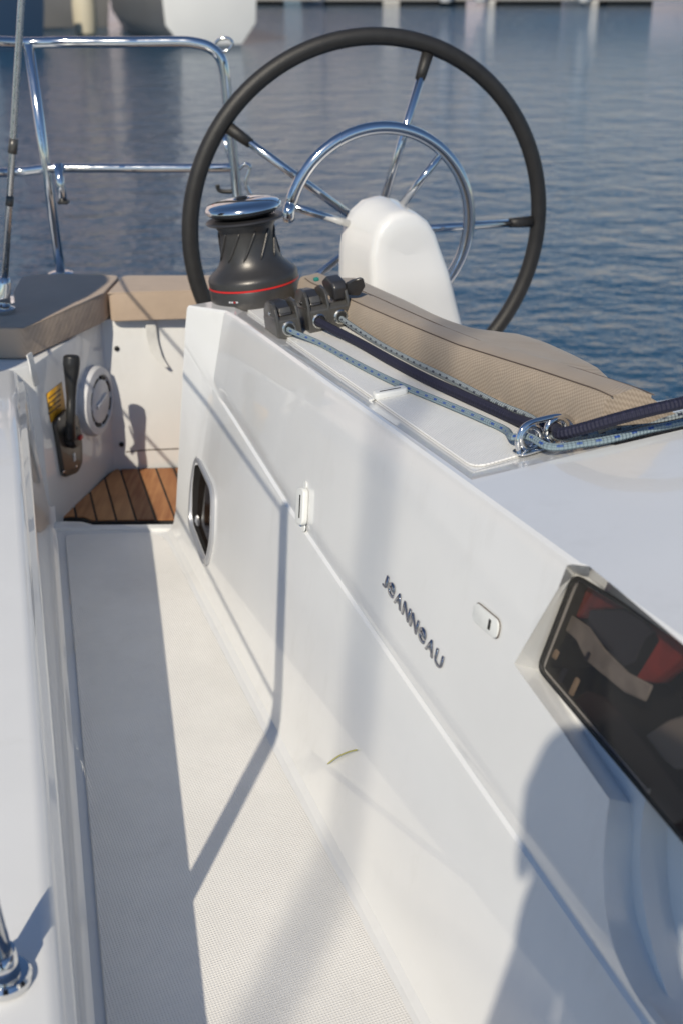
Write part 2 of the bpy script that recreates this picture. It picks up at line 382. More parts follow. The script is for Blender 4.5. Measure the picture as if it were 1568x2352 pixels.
UP = Vector((0, 0, 1))

# ------------------------------------------------------------------ water and the far shore
def water_material():
    m, nt, b = nodes('sea_water')
    b.inputs['Base Color'].default_value = (0.022, 0.068, 0.125, 1); b.inputs['Roughness'].default_value = 0.04; b.inputs['IOR'].default_value = 1.333
    tc = nt.nodes.new('ShaderNodeTexCoord'); prev = None
    for (scl, det, dist, st_) in ((1.3, 3, .115, .8), (4.2, 4, .058, 1.0), (12, 3, .016, .9)):
        mp = nt.nodes.new('ShaderNodeMapping'); mp.inputs['Scale'].default_value = (.85, 1.15, 1); mp.inputs['Rotation'].default_value = (0, 0, R(-12))
        nt.links.new(tc.outputs['Object'], mp.inputs[0])
        n = nt.nodes.new('ShaderNodeTexNoise'); n.inputs['Scale'].default_value = scl; n.inputs['Detail'].default_value = det; n.inputs['Roughness'].default_value = .55
        nt.links.new(mp.outputs[0], n.inputs['Vector'])
        bp = nt.nodes.new('ShaderNodeBump'); bp.inputs['Strength'].default_value = st_; bp.inputs['Distance'].default_value = dist
        nt.links.new(n.outputs['Fac'], bp.inputs['Height'])
        if prev: nt.links.new(prev.outputs[0], bp.inputs['Normal'])
        prev = bp
    nt.links.new(prev.outputs[0], b.inputs['Normal'])
    return m
WATER = water_material()
w = mesh('water', [(-600, -300, 0), (600, -300, 0), (600, 1200, 0), (-600, 1200, 0)], [(0, 1, 2, 3)], WATER)
tag(w, 'calm blue harbour water with small ripples', kind='structure')

HILL = mat('hill_scrub', (0.66, 0.56, 0.545), 0.9, var=.35, vscale=.08)
xs = np.linspace(-420, 420, 85); rows = []
for k, (yy, hh) in enumerate(((70, -.5), (72, 1.2), (84, 16), (110, 38), (160, 58), (330, 66))):
    rows.append([Vector((x, yy + 6 * math.sin(x * .02 + k), hh * (.55 - .45 * math.tanh((x + 1) / 14.)) * (1 + .2 * math.sin(x * .013 + 1.2 * k) + .18 * math.sin(x * .041 + k)) if hh > 2 else hh)) for x in xs])
tag(loft('hill', rows, HILL, auto=60), 'grey brown hillside behind the harbour', kind='structure')

# ------------------------------------------------------------------ the sailboat the photographer stands on
boat = empty('sailboat', (0, 0, 0), 'white fibreglass sailing boat whose sunlit side deck and cockpit fill the picture', 'sailboat')
S0, S1 = -0.9, 2.40
def bul_in(y): return -0.31 - 0.245 * (y - 1.08)                              # foot of the bulwark, x for a given y
# side deck
fl = [Vector((bul_in(-.9), -.9, CAMZ + FLOOR - .004)), Vector((bul_in(2.60), 2.60, CAMZ + FLOOR - .004))]
def base_pt(s, off=0.0, z=FLOOR): return B(s, 0.4708 + off, z)
edge_l0 = on_z(130, 1206, FLOOR); edge_r0 = on_z(400, 1206, FLOOR)
deck_poly = [fl[0], Vector((edge_l0.x - .02, edge_l0.y, fl[0].z)), Vector((edge_r0.x + .2, edge_r0.y, fl[0].z)), B(2.2, .6, FLOOR - .004), B(-.9, .6, FLOOR - .004)]
prism('side_deck', deck_poly, (0, 0, -1), .12, GEL, boat)
# nonskid field of the side deck, set 4 mm proud of it
pad_px = [(150, 1228), (352, 1222), (385, 1240), (520, 1510), (668, 1800), (965, 2352)]
pad = [on_z(u, v, FLOOR) for u, v in pad_px]
d_far = (pad[-1] - pad[-2]).normalized(); pad.append(pad[-1] + d_far * 1.6)
lb = Vector((bul_in(-.6) + .020, -.6, pad[0].z)); pad.append(lb)
pad = round_poly(pad, .02, 3)
for p in pad: p.z = CAMZ + FLOOR + .001
prism('nonskid_field', [p - UP * .004 for p in pad], UP, .0035, NONSKID, boat, bevel=.0015, seg=1)
# bulwark with its ledge, lofted fore and aft
rows = []
for y in np.linspace(-1.0, 2.80, 24):
    k = max(0, (y - .8) / 1.9); x = bul_in(y); top = FLOOR + float(np.interp(y, [-1, .8, 1.03, 1.4, 1.73, 2.04, 2.3, 2.5, 2.8], [.22, .240, .266, .308, .346, .378, .366, .352, .348]))
    lean = -.032 * k
    rows.append([Vector(q) for q in (
        (x + .010, y, CAMZ + FLOOR - .02), (x + .010, y, CAMZ + FLOOR - .0005), (x + .001, y, CAMZ + FLOOR + .004), (x - .005, y, CAMZ + FLOOR + .016),
        (x + lean * .8, y, CAMZ + top - .050), (x + lean * .9 - .002, y, CAMZ + top - .030), (x + lean - .009, y, CAMZ + top - .024), (x + lean - .011, y, CAMZ + top - .012), (x + lean - .018, y, CAMZ + top - .0025), (x + lean - .030, y, CAMZ + top),
        (x - .30, y, CAMZ + top + .004), (x - .52, y, CAMZ + top - .004), (x - .56, y, CAMZ + top - .03), (x - .58, y, CAMZ - 1.6), (x - .40, y, CAMZ - 2.45), (x + .02, y, CAMZ - 2.6))])
loft('bulwark', rows, GEL, boat, close=True, caps=True, auto=50)
# hull below the cockpit
rows = []
for s, w0, dz in ((-.9, 3.6, 0), (1.0, 3.5, 0), (2.2, 3.3, .02), (2.95, 3.05, .1)):
    rows.append([B(s, t, z) for t, z in ((.46, -1.262), (.40, -1.30), (-.1, -1.62), (-.05, -2.1), (.4, -2.5 + dz), (1.5, -2.62 + dz), (w0 - .5, -2.5 + dz), (w0 - .05, -2.1), (w0, -1.3), (w0 - .1, -1.262))])
loft('hull', rows, GEL, boat, close=True, caps=True, auto=40)

# coaming: closed loft, side wall with a step, rim, sunken top
def pix(p):
    q = p - C0; zc_ = q.y * cp - q.z * sp; return CX + FPX * q.x / zc_, CY - FPX * (q.y * sp + q.z * cp) / zc_
def end_shape(s, t, z, t0=9):
    hf = min(1, max(0, (z - FLOOR) / .54)); q = (s - 2.2) / .235
    k_ = min(1, max(0, (q - .45) / .55))
    return 2.2 + q * (2.372 + .063 * (1 - hf) - 2.2), t - .055 * k_ * hf
zc_pts = [(-.9, -.905), (.3, -.898), (.873, -.886), (1.287, -.875), (1.766, -.857), (2.129, -.833), (2.25, -.826), (2.435, -.748)]
def z_crease(s): return float(np.interp(s, [a for a, _ in zc_pts], [b for _, b in zc_pts]))
stations = sorted(list(np.linspace(S0, 2.20, 44)) + [1.199, 1.203]) + [2.26, 2.31, 2.36, 2.395, 2.42, 2.435]
rows = []
for s in stations:
    zc = z_crease(min(s, 2.25)); zr = zT(s, .5845) + .012
    if s > 2.2:
        best = 9e9
        for z_try in np.linspace(-.86, -.68, 181):
            u_, v_ = pix(B(*end_shape(s, tW(z_try), z_try), z_try)); er = abs(u_ - (410 + (v_ - 770) * .641))
            if er < best: best = er; zc = float(z_try)
    up = -.0005
    kf = 1 - min(1, max(0, (s - 2.20) / .14))
    P = [(tW(FLOOR) - .030, FLOOR - .03), (tW(FLOOR) - .030, FLOOR + up), (tW(FLOOR) - .018, FLOOR + .002), (tW(FLOOR) - .008, FLOOR + .008), (tW(FLOOR), FLOOR + .022), (tW(FLOOR + .055), FLOOR + .055),
         (tW(zc - .012), zc - .012), (tW(zc) + .0003, zc - .0025), (tW(zc) + .0024 * kf, zc - .0008), (tW(zc) + .0046 * kf, zc + .0015), (tW(zc + .010) + .0028 * kf, zc + .010), (tW(zc + .022) + .0002, zc + .022), (tW(zc + .036), zc + .036),
         (tW(zr) - .001, zr - .012), (tW(zr) + .0015, zr - .004), (tW(zr) + .006, zr), (tW(zr) + .010, zr)]
    t0 = tW(zr)
    wide = [.20, .7, 1.3, 1.7, 2.1] if s < 1.2 else [.20, .201, .202, .203, .204]      # forward of the cockpit the top runs on as the coachroof
    P += [(t0 + w_, zT(s, t0 + w_) + .012 - .03 * max(0, w_ - .3) ** 2) for w_ in wide]
    P += [(t0 + wide[-1] + .021, -.80), (t0 + wide[-1] + .021, FLOOR - .03)]
    row = []
    for t, z in P:
        hf = min(1, max(0, (z - FLOOR) / .54)); ss = s; fl_ = 0
        if s > 2.2:                                   # the aft corner flares outboard at the top
            q = (s - 2.2) / .235; ss = 2.2 + q * (2.372 + .063 * (1 - hf) - 2.2)
            k_ = min(1, max(0, (q - .45) / .55)); fl_ = -.055 * k_ * hf * (1 if t < t0 + .05 else 0)
        row.append(B(ss, t + fl_, z))
    rows.append(row)
coam = loft('coaming', rows, GEL, None, close=True, caps=True, auto=38)
cutters = []
def frustum(name, outer, inner, depth, over=.03):
    """cutter from outer outline (on the surface) to inner outline at depth along -n"""
    pass
# sunken nonskid top: sloped rim, cut out of the coaming
def T_at(u, v): return on_T(u, v, .010)
rim_px = [(1075, 1110), (538, 727), (500, 705), (520, 640), (760, 640), (1568, 985)]
ro = [st(T_at(*p)) for p in rim_px]
ro = [(1.203, .592), (2.225, .578), (2.36, .60), (2.36, .95), (1.203, .95)]
_c = st(on_T(1086, 1082)); _f = st(on_T(562, 713)); _n = st(on_T(1179, 1055))
_e = (_n[0] + (_n[0] - _c[0]) * (.96 - _n[1]) / (_n[1] - _c[1]), .96)
ri = [_c[:2], _f[:2], (2.32, .63), (2.32, .96), _e]
def P_T(s, t, dz): return B(s, t, zT(s, t) + dz)
Vv = [P_T(s, t, .0122 + .0122) + (B(s, t, 0) - B(a, b, 0)) * 1.0 for (s, t), (a, b) in zip(ro, ri)] + [P_T(s, t, .0122) for s, t in ro] + [P_T(s, t, 0.0) for s, t in ri]
Fc = [(0, 1, 2, 3, 4), (14, 13, 12, 11, 10)] + [(i, (i + 1) % 5, 5 + (i + 1) % 5, 5 + i) for i in range(5)] + [(5 + i, 5 + (i + 1) % 5, 10 + (i + 1) % 5, 10 + i) for i in range(5)]
cutters.append(mesh('cut', Vv, Fc, GEL))
# window recess in the side wall
rec_px = [(1352, 1289), (1300, 1297), (1178, 1524), (1290, 1680), (1397, 1835), (1390, 1900), (1384, 1990), (1390, 2090), (1410, 2180), (1450, 2280), (1500, 2352), (1600, 2470), (1760, 2600)]
def dens(px, i0=4, n=4):
    q = smooth_path([Vector((u, v, 0)) for u, v in px[i0:]], n); return list(px[:i0]) + [(p.x, p.y) for p in q]
rec_px = dens(rec_px)
rec = [on_W(u, v) for u, v in rec_px]
s_, t_, z_ = st(rec[-1]); rec += [B(-.3, tW(z_), z_), B(-.3, tW(-.548), -.548), B(.55, tW(-.548), -.548)]
cen = sum(rec, Vector()) / len(rec)
inn_px = [(1352, 1328), (1321, 1320), (1239, 1538), (1330, 1668), (1448, 1845), (1452, 1905), (1448, 1990), (1454, 2080), (1472, 2150), (1508, 2245), (1552, 2320), (1640, 2450), (1790, 2560)]
D1 = .032
inn_px = dens(inn_px)
inn = [on_W(u, v, D1) for u, v in inn_px]
s_, t_, z_ = st(inn[-1]); inn += [B(-.28, tW(z_) + D1, z_), B(-.28, tW(-.556) + D1, -.556), B(.55, tW(-.556) + D1, -.556)]
n = len(rec)
Vv = [p + (p - q) * .25 for p, q in zip(rec, inn)] + inn
Fc = [tuple(range(n)), tuple(range(n, 2 * n))[::-1]] + [(i, (i + 1) % n, n + (i + 1) % n, n + i) for i in range(n)]
cutters.append(mesh('cut', Vv, Fc, GEL))
# round stepped hollow inside the recess
hc = on_W(1790, 2085, D1); e1 = AX; e2 = (UP + NX * .18).normalized()
def ring(r, off, seg=56): return [hc + (e1 * math.cos(a) + e2 * math.sin(a)) * r - WN * off for a in np.linspace(0, 2 * math.pi, seg, endpoint=False)]
def stack(rs):
    V = []; Fc = []; sg = 56
    for r, o_ in rs: V += ring(r, o_, sg)
    for i in range(len(rs) - 1):
        for k in range(sg): Fc.append((i * sg + k, i * sg + (k + 1) % sg, (i + 1) * sg + (k + 1) % sg, (i + 1) * sg + k))
    Fc.append(tuple(range(sg))); Fc.append(tuple((len(rs) - 1) * sg + k for k in range(sg))[::-1])
    return mesh('cut', V, Fc, GEL)
rA = (on_W(1476, 2070, D1) - hc).length
cutters.append(stack([(rA + .004, -.02), (rA, 0), (rA - .003, .028), (rA * .82, .031), (rA * .79, .052), (rA * .70, .056)]))
# cabin opening behind the window
gl_px = [(1322, 1322), (1240, 1535), (1568, 1922), (1900, 2330), (1900, 1690), (1568, 1468)]
gl = [on_W(u, v, D1 - .004) for u, v in gl_px]
hole = [on_W(u, v, D1 - .004) for u, v in [(1324, 1326), (1242, 1535), (1568, 1920), (1896, 2322), (1896, 1694), (1568, 1470)]]
inw = -WN
cutters.append(prism('cut', [p - inw * .01 for p in hole], inw, .15, CAVITY))
# portlight opening
pl_px = [(457, 1044), (488, 1112), (492, 1180), (489, 1255), (478, 1308), (462, 1270), (442, 1195), (443, 1120)]
pl = [on_W(u, v) for u, v in [(455, 1038), (495, 1125), (492, 1250), (478, 1312), (438, 1205), (444, 1105)]]
plc = sum(pl, Vector()) / len(pl)
pl_open = round_poly([plc + (p - plc) * .83 for p in pl], .02, 4)
cutters.append(prism('cut', [p + WN * .02 for p in pl_open], -WN, .10, CAVITY))
boolean(coam, cutters); child(coam, boat)
# nonskid pad on the coaming top
pi = round_poly([(Vector(P_T(s, t, .0035))) for s, t in ((ri[0][0] + .002, ri[0][1] + .002), (ri[1][0] - .002, ri[1][1] + .002), (2.31, .634), (2.31, .80), (_n[0] + .002 + (_n[0] - _c[0]) * (.80 - _n[1]) / (_n[1] - _c[1]), .80))], .025, 5)
prism('coaming_nonskid', [p - TN * .003 for p in pi], TN, .003, NONSKID_T, boat, bevel=.001, seg=1)

# cabin window
win = empty('cabin_window', gl[0]); child(win, boat)
glr = round_poly(gl, [.014, .014, 0.0, .02, .02, 0.0], 6)
gc = sum(glr, Vector()) / len(glr)
pane = prism('pane', glr, WN, .004, GLASS, None, bevel=.0008, seg=1); pane.parent = win; pane.matrix_parent_inverse = win.matrix_world.inverted()
win.location = (0, 0, 0); pane.matrix_parent_inverse = Matrix()
gp = [p + WN * .002 for p in glr]
gk = tube('gasket', gp, .0030, CAULK, None, seg=6, closed=True); gk.parent = win
# added slabs behind the pane whose colours stand in for its reflections
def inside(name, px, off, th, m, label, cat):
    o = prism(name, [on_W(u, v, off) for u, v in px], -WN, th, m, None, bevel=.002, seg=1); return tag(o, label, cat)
inside('settee_cushion', [(1318, 1322), (1288, 1400), (1330, 1422), (1352, 1400), (1440, 1396), (1478, 1420), (1510, 1470), (1455, 1560), (1500, 1570), (1600, 1480), (1568, 1462), (1440, 1385), (1345, 1325)], .046, .02, RED_REFL, 'red settee cushion seen at the top of the dark cabin window', 'cushion')
inside('cabin_beam', [(1290, 1398), (1275, 1430), (1320, 1470), (1345, 1520), (1430, 1590), (1480, 1612), (1496, 1575), (1440, 1545), (1385, 1490), (1350, 1440)], .040, .003, CREAM_REFL, 'cream beam slanting behind the smoked cabin window', 'beam')
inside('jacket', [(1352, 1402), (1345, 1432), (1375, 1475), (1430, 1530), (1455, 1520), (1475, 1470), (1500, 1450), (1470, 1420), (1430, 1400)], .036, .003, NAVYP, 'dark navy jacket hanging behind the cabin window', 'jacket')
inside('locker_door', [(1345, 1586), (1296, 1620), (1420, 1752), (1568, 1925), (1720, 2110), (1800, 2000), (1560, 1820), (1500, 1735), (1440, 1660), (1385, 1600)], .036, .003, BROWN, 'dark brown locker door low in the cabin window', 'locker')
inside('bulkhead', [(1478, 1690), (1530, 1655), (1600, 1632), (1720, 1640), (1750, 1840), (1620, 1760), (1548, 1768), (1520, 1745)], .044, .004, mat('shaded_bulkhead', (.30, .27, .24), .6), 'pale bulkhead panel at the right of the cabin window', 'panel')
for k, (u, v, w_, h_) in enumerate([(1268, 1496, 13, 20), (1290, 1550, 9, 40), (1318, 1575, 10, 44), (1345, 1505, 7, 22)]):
    inside('book', [(u, v - h_ * .5), (u - h_ * .45, v + h_ * .5), (u - h_ * .45 + w_, v + h_ * .5 + w_ * .9), (u + w_, v - h_ * .5 + w_ * .9)], .0355, .004, TAN_REFL if k % 2 == 0 else NAVYP,
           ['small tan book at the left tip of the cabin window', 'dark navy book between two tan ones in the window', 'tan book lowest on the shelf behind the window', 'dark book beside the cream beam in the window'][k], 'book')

# portlight: raised metal frame and dark pane
po = empty('portlight', plc); child(po, boat); po.location = (0, 0, 0); po.matrix_parent_inverse = Matrix()
outer = round_poly(pl, .03, 6); n = len(outer)
rows = []
for f_, o_ in ((1.0, .0), (1.0, .005), (.96, .008), (.88, .007), (.85, .000), (.83, -.012)):
    rows.append([plc + (p - plc) * f_ + WN * o_ for p in outer])
fr = loft('frame', rows, mat('grey_anodised', (.50, .51, .53), .32, metal=.6), None, close=True, auto=35); fr.parent = po
pp = prism('pane', [plc + (p - plc) * .85 - WN * .015 for p in outer], WN, .006, mat('dark_acrylic', (.012, .008, .006), .08), None); pp.parent = po

# lettering
let = empty('lettering', (0, 0, 0)); child(let, boat)
Lp0 = on_W(880, 1343); Lp1 = on_W(1013, 1541)
adv = (Lp1 - Lp0); Lw = adv.length; ex = adv.normalized(); ey = (UP - ex * UP.dot(ex)); ey = (ey - WN * ey.dot(WN)).normalized()
Hh = .0195
def glyph(ch, x, wd):
    cu = bpy.data.curves.new('letter', 'FONT'); cu.body = ch; cu.size = 1.0; cu.extrude = .0; cu.offset = .016
    ob = bpy.data.objects.new('letter', cu); col.objects.link(ob)
    me = bpy.data.meshes.new_from_object(ob.evaluated_get(bpy.context.evaluated_depsgraph_get())); bpy.data.objects.remove(ob); bpy.data.curves.remove(cu)
    X = [v.co.x for v in me.vertices]; Y = [v.co.y for v in me.vertices]; x0, x1, y0, y1 = min(X), max(X), min(Y), max(Y)
    bm = bmesh.new(); bm.from_mesh(me)
    g = bmesh.ops.extrude_face_region(bm, geom=bm.faces[:]); vs_ = [q for q in g['geom'] if isinstance(q, bmesh.types.BMVert)]
    lo = {v for v in bm.verts} - set(vs_)
    for v in bm.verts:
        a = (v.co.x - x0) / (x1 - x0) * wd + x; b_ = (v.co.y - y0) / (y1 - y0) * Hh; hgt = .0028 if v in vs_ else .0008
        v.co = Lp0 + ex * a + ey * b_ + WN * hgt
    bmesh.ops.recalc_face_normals(bm, faces=bm.faces); bm.to_mesh(me); bm.free()
    o = link('letter', me, DCHROME, None, False); o.parent = let
x = 0
word = [('J', .55), ('e', .85), ('A', .95), ('N', .95), ('N', .95), ('e', .85), ('A', .95), ('U', .9)]
tot = sum(w_ for _, w_ in word) + .20 * 7
for ch, w_ in word:
    glyph(ch, x * Lw / tot, w_ * Lw / tot); x += w_ + .20

# cockpit sole: caulked teak planks
sole = empty('cockpit_sole', (0, 0, 0)); child(sole, boat)
zs = CAMZ + SOLE
teak_poly = [on_z(u, v, SOLE) for u, v in [(134, 1192), (262, 1077), (430, 1073), (640, 1073), (600, 1196), (205, 1200), (185, 1192), (150, 1190)]]
cb = prism('caulk_bed', [p - UP * .012 for p in teak_poly], UP, .012, CAULK, None); cb.parent = sole
sp_ = prism('sole_panel', [Vector((-.75, 2.3, zs - .014)), Vector((1.6, 2.4, zs - .014)), Vector((1.8, 3.3, zs - .014)), Vector((-.62, 3.1, zs - .014))], -UP, .05, GEL, None); sp_.parent = sole
pd = Vector((math.sin(R(-16)), math.cos(R(-16)), 0)); pn = Vector((pd.y, -pd.x, 0))
def clip(poly, n_, d, keep):
    out = []
    for i in range(len(poly)):
        a, b = poly[i], poly[(i + 1) % len(poly)]; da = (a.dot(n_) - d) * keep; db = (b.dot(n_) - d) * keep
        if da >= 0: out.append(a)
        if da * db < 0: out.append(a + (b - a) * (da / (da - db)))
    return out
cc = sum(teak_poly, Vector()) / len(teak_poly)
inset = [p + (cc - p).normalized() * .010 for p in teak_poly]
lo_, hi_ = min(p.dot(pn) for p in inset), max(p.dot(pn) for p in inset)
k = lo_ - .012
while k < hi_:
    q = clip(clip(inset, pn, k + .0025, 1), pn, k + .0425, -1)
    q2 = []
    for p in q:
        if not q2 or (p - q2[-1]).length > 1e-4: q2.append(p)
    if len(q2) > 2 and (q2[0] - q2[-1]).length < 1e-4: q2.pop()
    if len(q2) > 2:
        pk = prism('plank', q2, UP, .003, TEAK, None, bevel=.0006, seg=1); pk.parent = sole
    k += .045
# step between side deck and sole
stp = [on_z(u, v, FLOOR) + Vector((0, 0, -.001)) for u, v in [(125, 1202), (150, 1199), (190, 1200), (215, 1207), (520, 1205), (520, 1216), (120, 1216)]]
prism('deck_lip', [p - UP * .05 for p in stp], UP, .054, GEL, boat, bevel=.004)

# seat base: side locker wall with the controls, aft locker wall
q0 = Vector((-.671, 2.585, 0)); q1 = Vector((-.597, 2.915, 0)); q2_ = on_y(434, 900, 2.95)
def wallpt(p, z): return Vector((p.x, p.y, CAMZ + z))
dw = (q1 - q0).normalized(); nw = Vector((dw.y, -dw.x, 0))
SEATZ = -.847
seat_poly = [q0 - dw * .02, q1 - dw * .03, q1 + Vector((.006, -.001, 0)), q1 + Vector((.035, .003, 0)), Vector((-.16, 2.99, 0)), Vector((-.16, 3.14, 0)), Vector((-1.05, 3.14, 0)), Vector((-1.1, 2.45, 0)), Vector((-.75, 2.50, 0))]
prism('seat_base', [wallpt(p, SOLE - .02) for p in seat_poly], UP, SEATZ - SOLE + .02, GEL, boat, bevel=.006)

# panel joints and knobs on the aft locker wall
aw0 = q1 + Vector((.035, .003, 0)); awd = (Vector((-.16, 2.99, 0)) - aw0).normalized(); awn = Vector((awd.y, -awd.x, 0))
def on_aft(u, v, off=0.0):
    d = ray(u, v); p0 = Vector((aw0.x, aw0.y, CAMZ)) + awn * off; return C0 + d * ((p0 - C0).dot(awn) / d.dot(awn))
def on_side(u, v, off=0.0):
    d = ray(u, v); p0 = Vector((q0.x, q0.y, CAMZ)) + nw * off; return C0 + d * ((p0 - C0).dot(nw) / d.dot(nw))
tube('panel_joint', [on_aft(290, 1038), on_aft(345, 1033), on_aft(430, 1030)], .0016, SEAM, boat, seg=6)
for (u, v) in ((269, 800), (280, 1020)):
    lathe('locker_knob', [(.0065, 0), (.0065, .004), (.004, .006)], on_aft(u, v, -.001), awn, BLACK, boat, seg=16)

# ------------------------------------------------------------------ seat cushions at the stern
def cushion(name, px, ztop, th, m, label, parent=None, bev=.014):
    pts = [on_z(u, v, ztop) for u, v in px]; pts = round_poly(pts, .02, 3)
    o = prism(name, [p - UP * th for p in pts], UP, th, m, None, bevel=bev, seg=4, smooth_ang=60)
    uv_by(o, Vector((1, .2, .6)), Vector((-.2, 1, .35))); return tag(o, label, 'cushion', 'seat cushions at the stern')
c1 = cushion('seat_cushion', [(-90, 752), (53, 754), (236, 675), (276, 632), (160, 628), (87, 629), (50, 635), (31, 669), (34, 697), (-90, 702)], -.773, .070, FAB2, 'shaded taupe seat cushion above the engine lever in the stern corner')
c2 = cushion('seat_cushion', [(246, 673), (437, 667), (660, 662), (660, 631), (284, 632)], -.773, .072, FAB2, 'sunlit taupe seat cushion along the stern behind the wheel rim')
tube('piping', [on_z(u, v, -.7745) for u, v in [(-60, 751), (53, 755), (236, 676)]], .0022, FAB2, c1, seg=6)
tube('piping', [on_z(u, v, -.7745) for u, v in [(248, 674), (437, 668), (640, 663)]], .0022, FAB2, c2, seg=6)

# backrest cushion lying along the inboard edge of the coaming
def it(tab, s): tab = sorted(tab); return float(np.interp(s, [a for a, _ in tab], [b for _, b in tab]))
low_t = [(2.25, .722), (1.984, .731), (1.666, .748), (1.331, .768), (1.0, .785)]
z1 = [(2.25, -.612), (2.03, -.592), (1.83, -.576), (1.617, -.557), (1.4, -.528), (1.246, -.509), (1.16, -.506), (.9, -.50)]
z2 = [(2.40, -.630), (2.32, -.622), (2.038, -.598), (1.77, -.580), (1.62, -.566), (1.39, -.532), (1.246, -.515), (1.18, -.512), (.9, -.505)]
z3 = [(2.3, -.72), (2.0, -.68), (1.895, -.640), (1.80, -.607), (1.757, -.600), (1.69, -.592), (1.60, -.586), (1.525, -.584), (1.505, -.594), (1.35, -.587), (1.2, -.58), (.9, -.58)]
rows = []
for s in np.linspace(2.30, 1.225, 50):
    t0 = it(low_t, s); a, b, c = it(z1, s), it(z2, s), it(z3, s)
    pl_ = .0014 * math.sin(s * 150 + 2 * math.sin(s * 31)) ; zb = zT(s, t0) - .02
    rows.append([B(s, t, z) for t, z in ((t0 + .03, zb - .06), (t0 + .004, zb), (t0 - .001 + pl_, zb + (a - zb) * .35), (t0 + .002 + pl_, zb + (a - zb) * .75), (t0 + .008, a - .003), (t0 + .014, a), (t0 + .025, a + .001), (t0 + .045, (a + b) / 2 + .009), (t0 + .072, b), (.845, b - .004), (.885, b * .6 + c * .4 - .004), (.93, c + .002), (.955, c - .003), (.985, c - .03), (1.0, c - .12), (1.0, -.95))])
bc = loft('backrest_cushion', rows, FAB, None, caps=True, auto=75)
uv_by(bc, AX * .85 + NX * .5, (UP * .8 + NX * .75 - AX * .15))
tag(bc, 'long beige mesh backrest cushion along the inboard edge of the coaming', 'cushion')
tube('seam', smooth_path([B(s, it(low_t, s) + .0125, it(z1, s) + .0005) for s in np.linspace(2.28, 1.22, 30)], 2), .0009, SEAM, bc, seg=6)
tube('seam', smooth_path([B(s, it(low_t, s) + .072, it(z2, s) + .001) for s in np.linspace(2.28, 1.22, 30)], 2), .0008, SEAM, bc, seg=6)

# ------------------------------------------------------------------ steering wheel and pedestal
WC = C0 + Vector((.0684, 2.9085, -.625)); WNn = Vector((-.2638, .9646, 0)).normalized(); WE = Vector((WNn.y, -WNn.x, 0))
def wp(a, r, off=0.0): return WC + (WE * math.cos(a) + UP * math.sin(a)) * r + WNn * off
wheel = empty('helm', WC, 'large steering wheel with black leather rim and five steel spokes', 'steering wheel')
tube('rim', [wp(a, .43) for a in np.linspace(0, 2 * math.pi, 120, endpoint=False)], .0188, RUBBER, wheel, seg=18, closed=True)
tube('rim_stitching', [wp(a, .4114) + WNn * (-.0015) for a in np.linspace(0, 2 * math.pi, 120, endpoint=False)], .0012, CAULK, wheel, seg=5, closed=True)
for k in range(5):
    a = R(71.5 + 72 * k)
    sp1 = tube('spoke', [wp(a, .02, -.03), wp(a, .41, -.002)], .0095, CHROME, wheel, seg=14)
    sl = tube('rim_socket', [wp(a, .352, -.004), wp(a, .372, -.003), wp(a, .412, 0)], [.0112, .0125, .0140], RUBBER, None, seg=14)
    sl.parent = wheel; sl.matrix_parent_inverse = Matrix.Translation(wheel.location).inverted()
lathe('hub', [(.0, -.055), (.03, -.055), (.042, -.045), (.045, -.015), (.035, .02), (.0, .03)], WC, WNn, CHROME, wheel)

ped = empty('steering_pedestal', B(2.5, .85, SOLE), 'rounded white steering pedestal in front of the wheel hub', 'pedestal')
PS = WC.dot(AX)
prof = [(787, 552), (796, 515), (812, 484), (838, 460), (872, 450), (905, 457), (932, 476), (952, 506), (968, 552), (982, 592), (992, 628), (997, 645), (1002, 662), (1008, 682), (1016, 708), (1030, 760), (1060, 860), (1130, 1080), (786, 1080), (785, 860), (785, 760), (785, 708), (785, 682), (785, 662), (785, 645), (785, 628), (785, 592)]
back_o = [on_s(u, v, PS - .12) for u, v in prof]
i0 = prof.index((968, 552)); nb = len(prof)
for k in range(10): back_o[(nb - k) % nb].z = back_o[i0 + k].z
topc = on_s(872, 560, PS - .12)
rows = []
for k_, off in ((.0, -.125), (.45, -.1248), (.72, -.123), (.82, -.119), (.87, -.111), (.895, -.098), (.91, -.08), (.95, -.04), (1.0, -.012), (1.0, .0), (.97, .02)):
    r_ = []
    for p in back_o:
        c_ = Vector((topc.x, topc.y, min(p.z, topc.z)))
        q_ = c_ + (p - c_) * k_ if p.z > topc.z else Vector((c_.x + (p.x - c_.x) * k_, c_.y + (p.y - c_.y) * k_, p.z))
        low = max(0, min(1, (CAMZ - .650 - p.z) / .035)); low = low * low * (3 - 2 * low)
        r_.append(q_ + AX * (off - .014 * low * (1 - min(1, max(0, (off + .1) / .06)))) + WE * .012 * min(1, -off / .1))
    rows.append(r_)
pb = loft('body', rows, GEL2, ped, close=True, caps=False, auto=50)

rail = empty('grab_hoop', on_s(1005, 662, PS - .16), 'polished steel grab hoop around the steering pedestal', 'grab rail')
HC = C0 + Vector((.0863, 2.747, -.5822))
HR = .212
def hp(a, r=HR, off=0.0): return HC + (WE * math.cos(a) + UP * math.sin(a)) * r + WNn * off
def ang(u, v):
    d = ray(u, v); p = C0 + d * ((HC - C0).dot(WNn) / d.dot(WNn)); q = p - HC; return math.atan2(q.z, q.dot(WE)), q.length
a_end, _ = ang(668, 470); a_low, _ = ang(1006, 664)
arc = [hp(a) for a in np.linspace(a_low, a_end if a_end > a_low else a_end + 2 * math.pi, 60)]
arc = [hp(a_low - .05, HR * .93, .0)] + arc + [on_s(663, 487, HC.dot(AX)), on_s(664, 503, HC.dot(AX) + .005)]
tube('hoop', smooth_path(arc, 2), .0136, CHROME, rail, seg=14)
def hpx(u, v, off=0.0): d = ray(u, v); return C0 + d * ((HC + WNn * off - C0).dot(WNn) / d.dot(WNn))
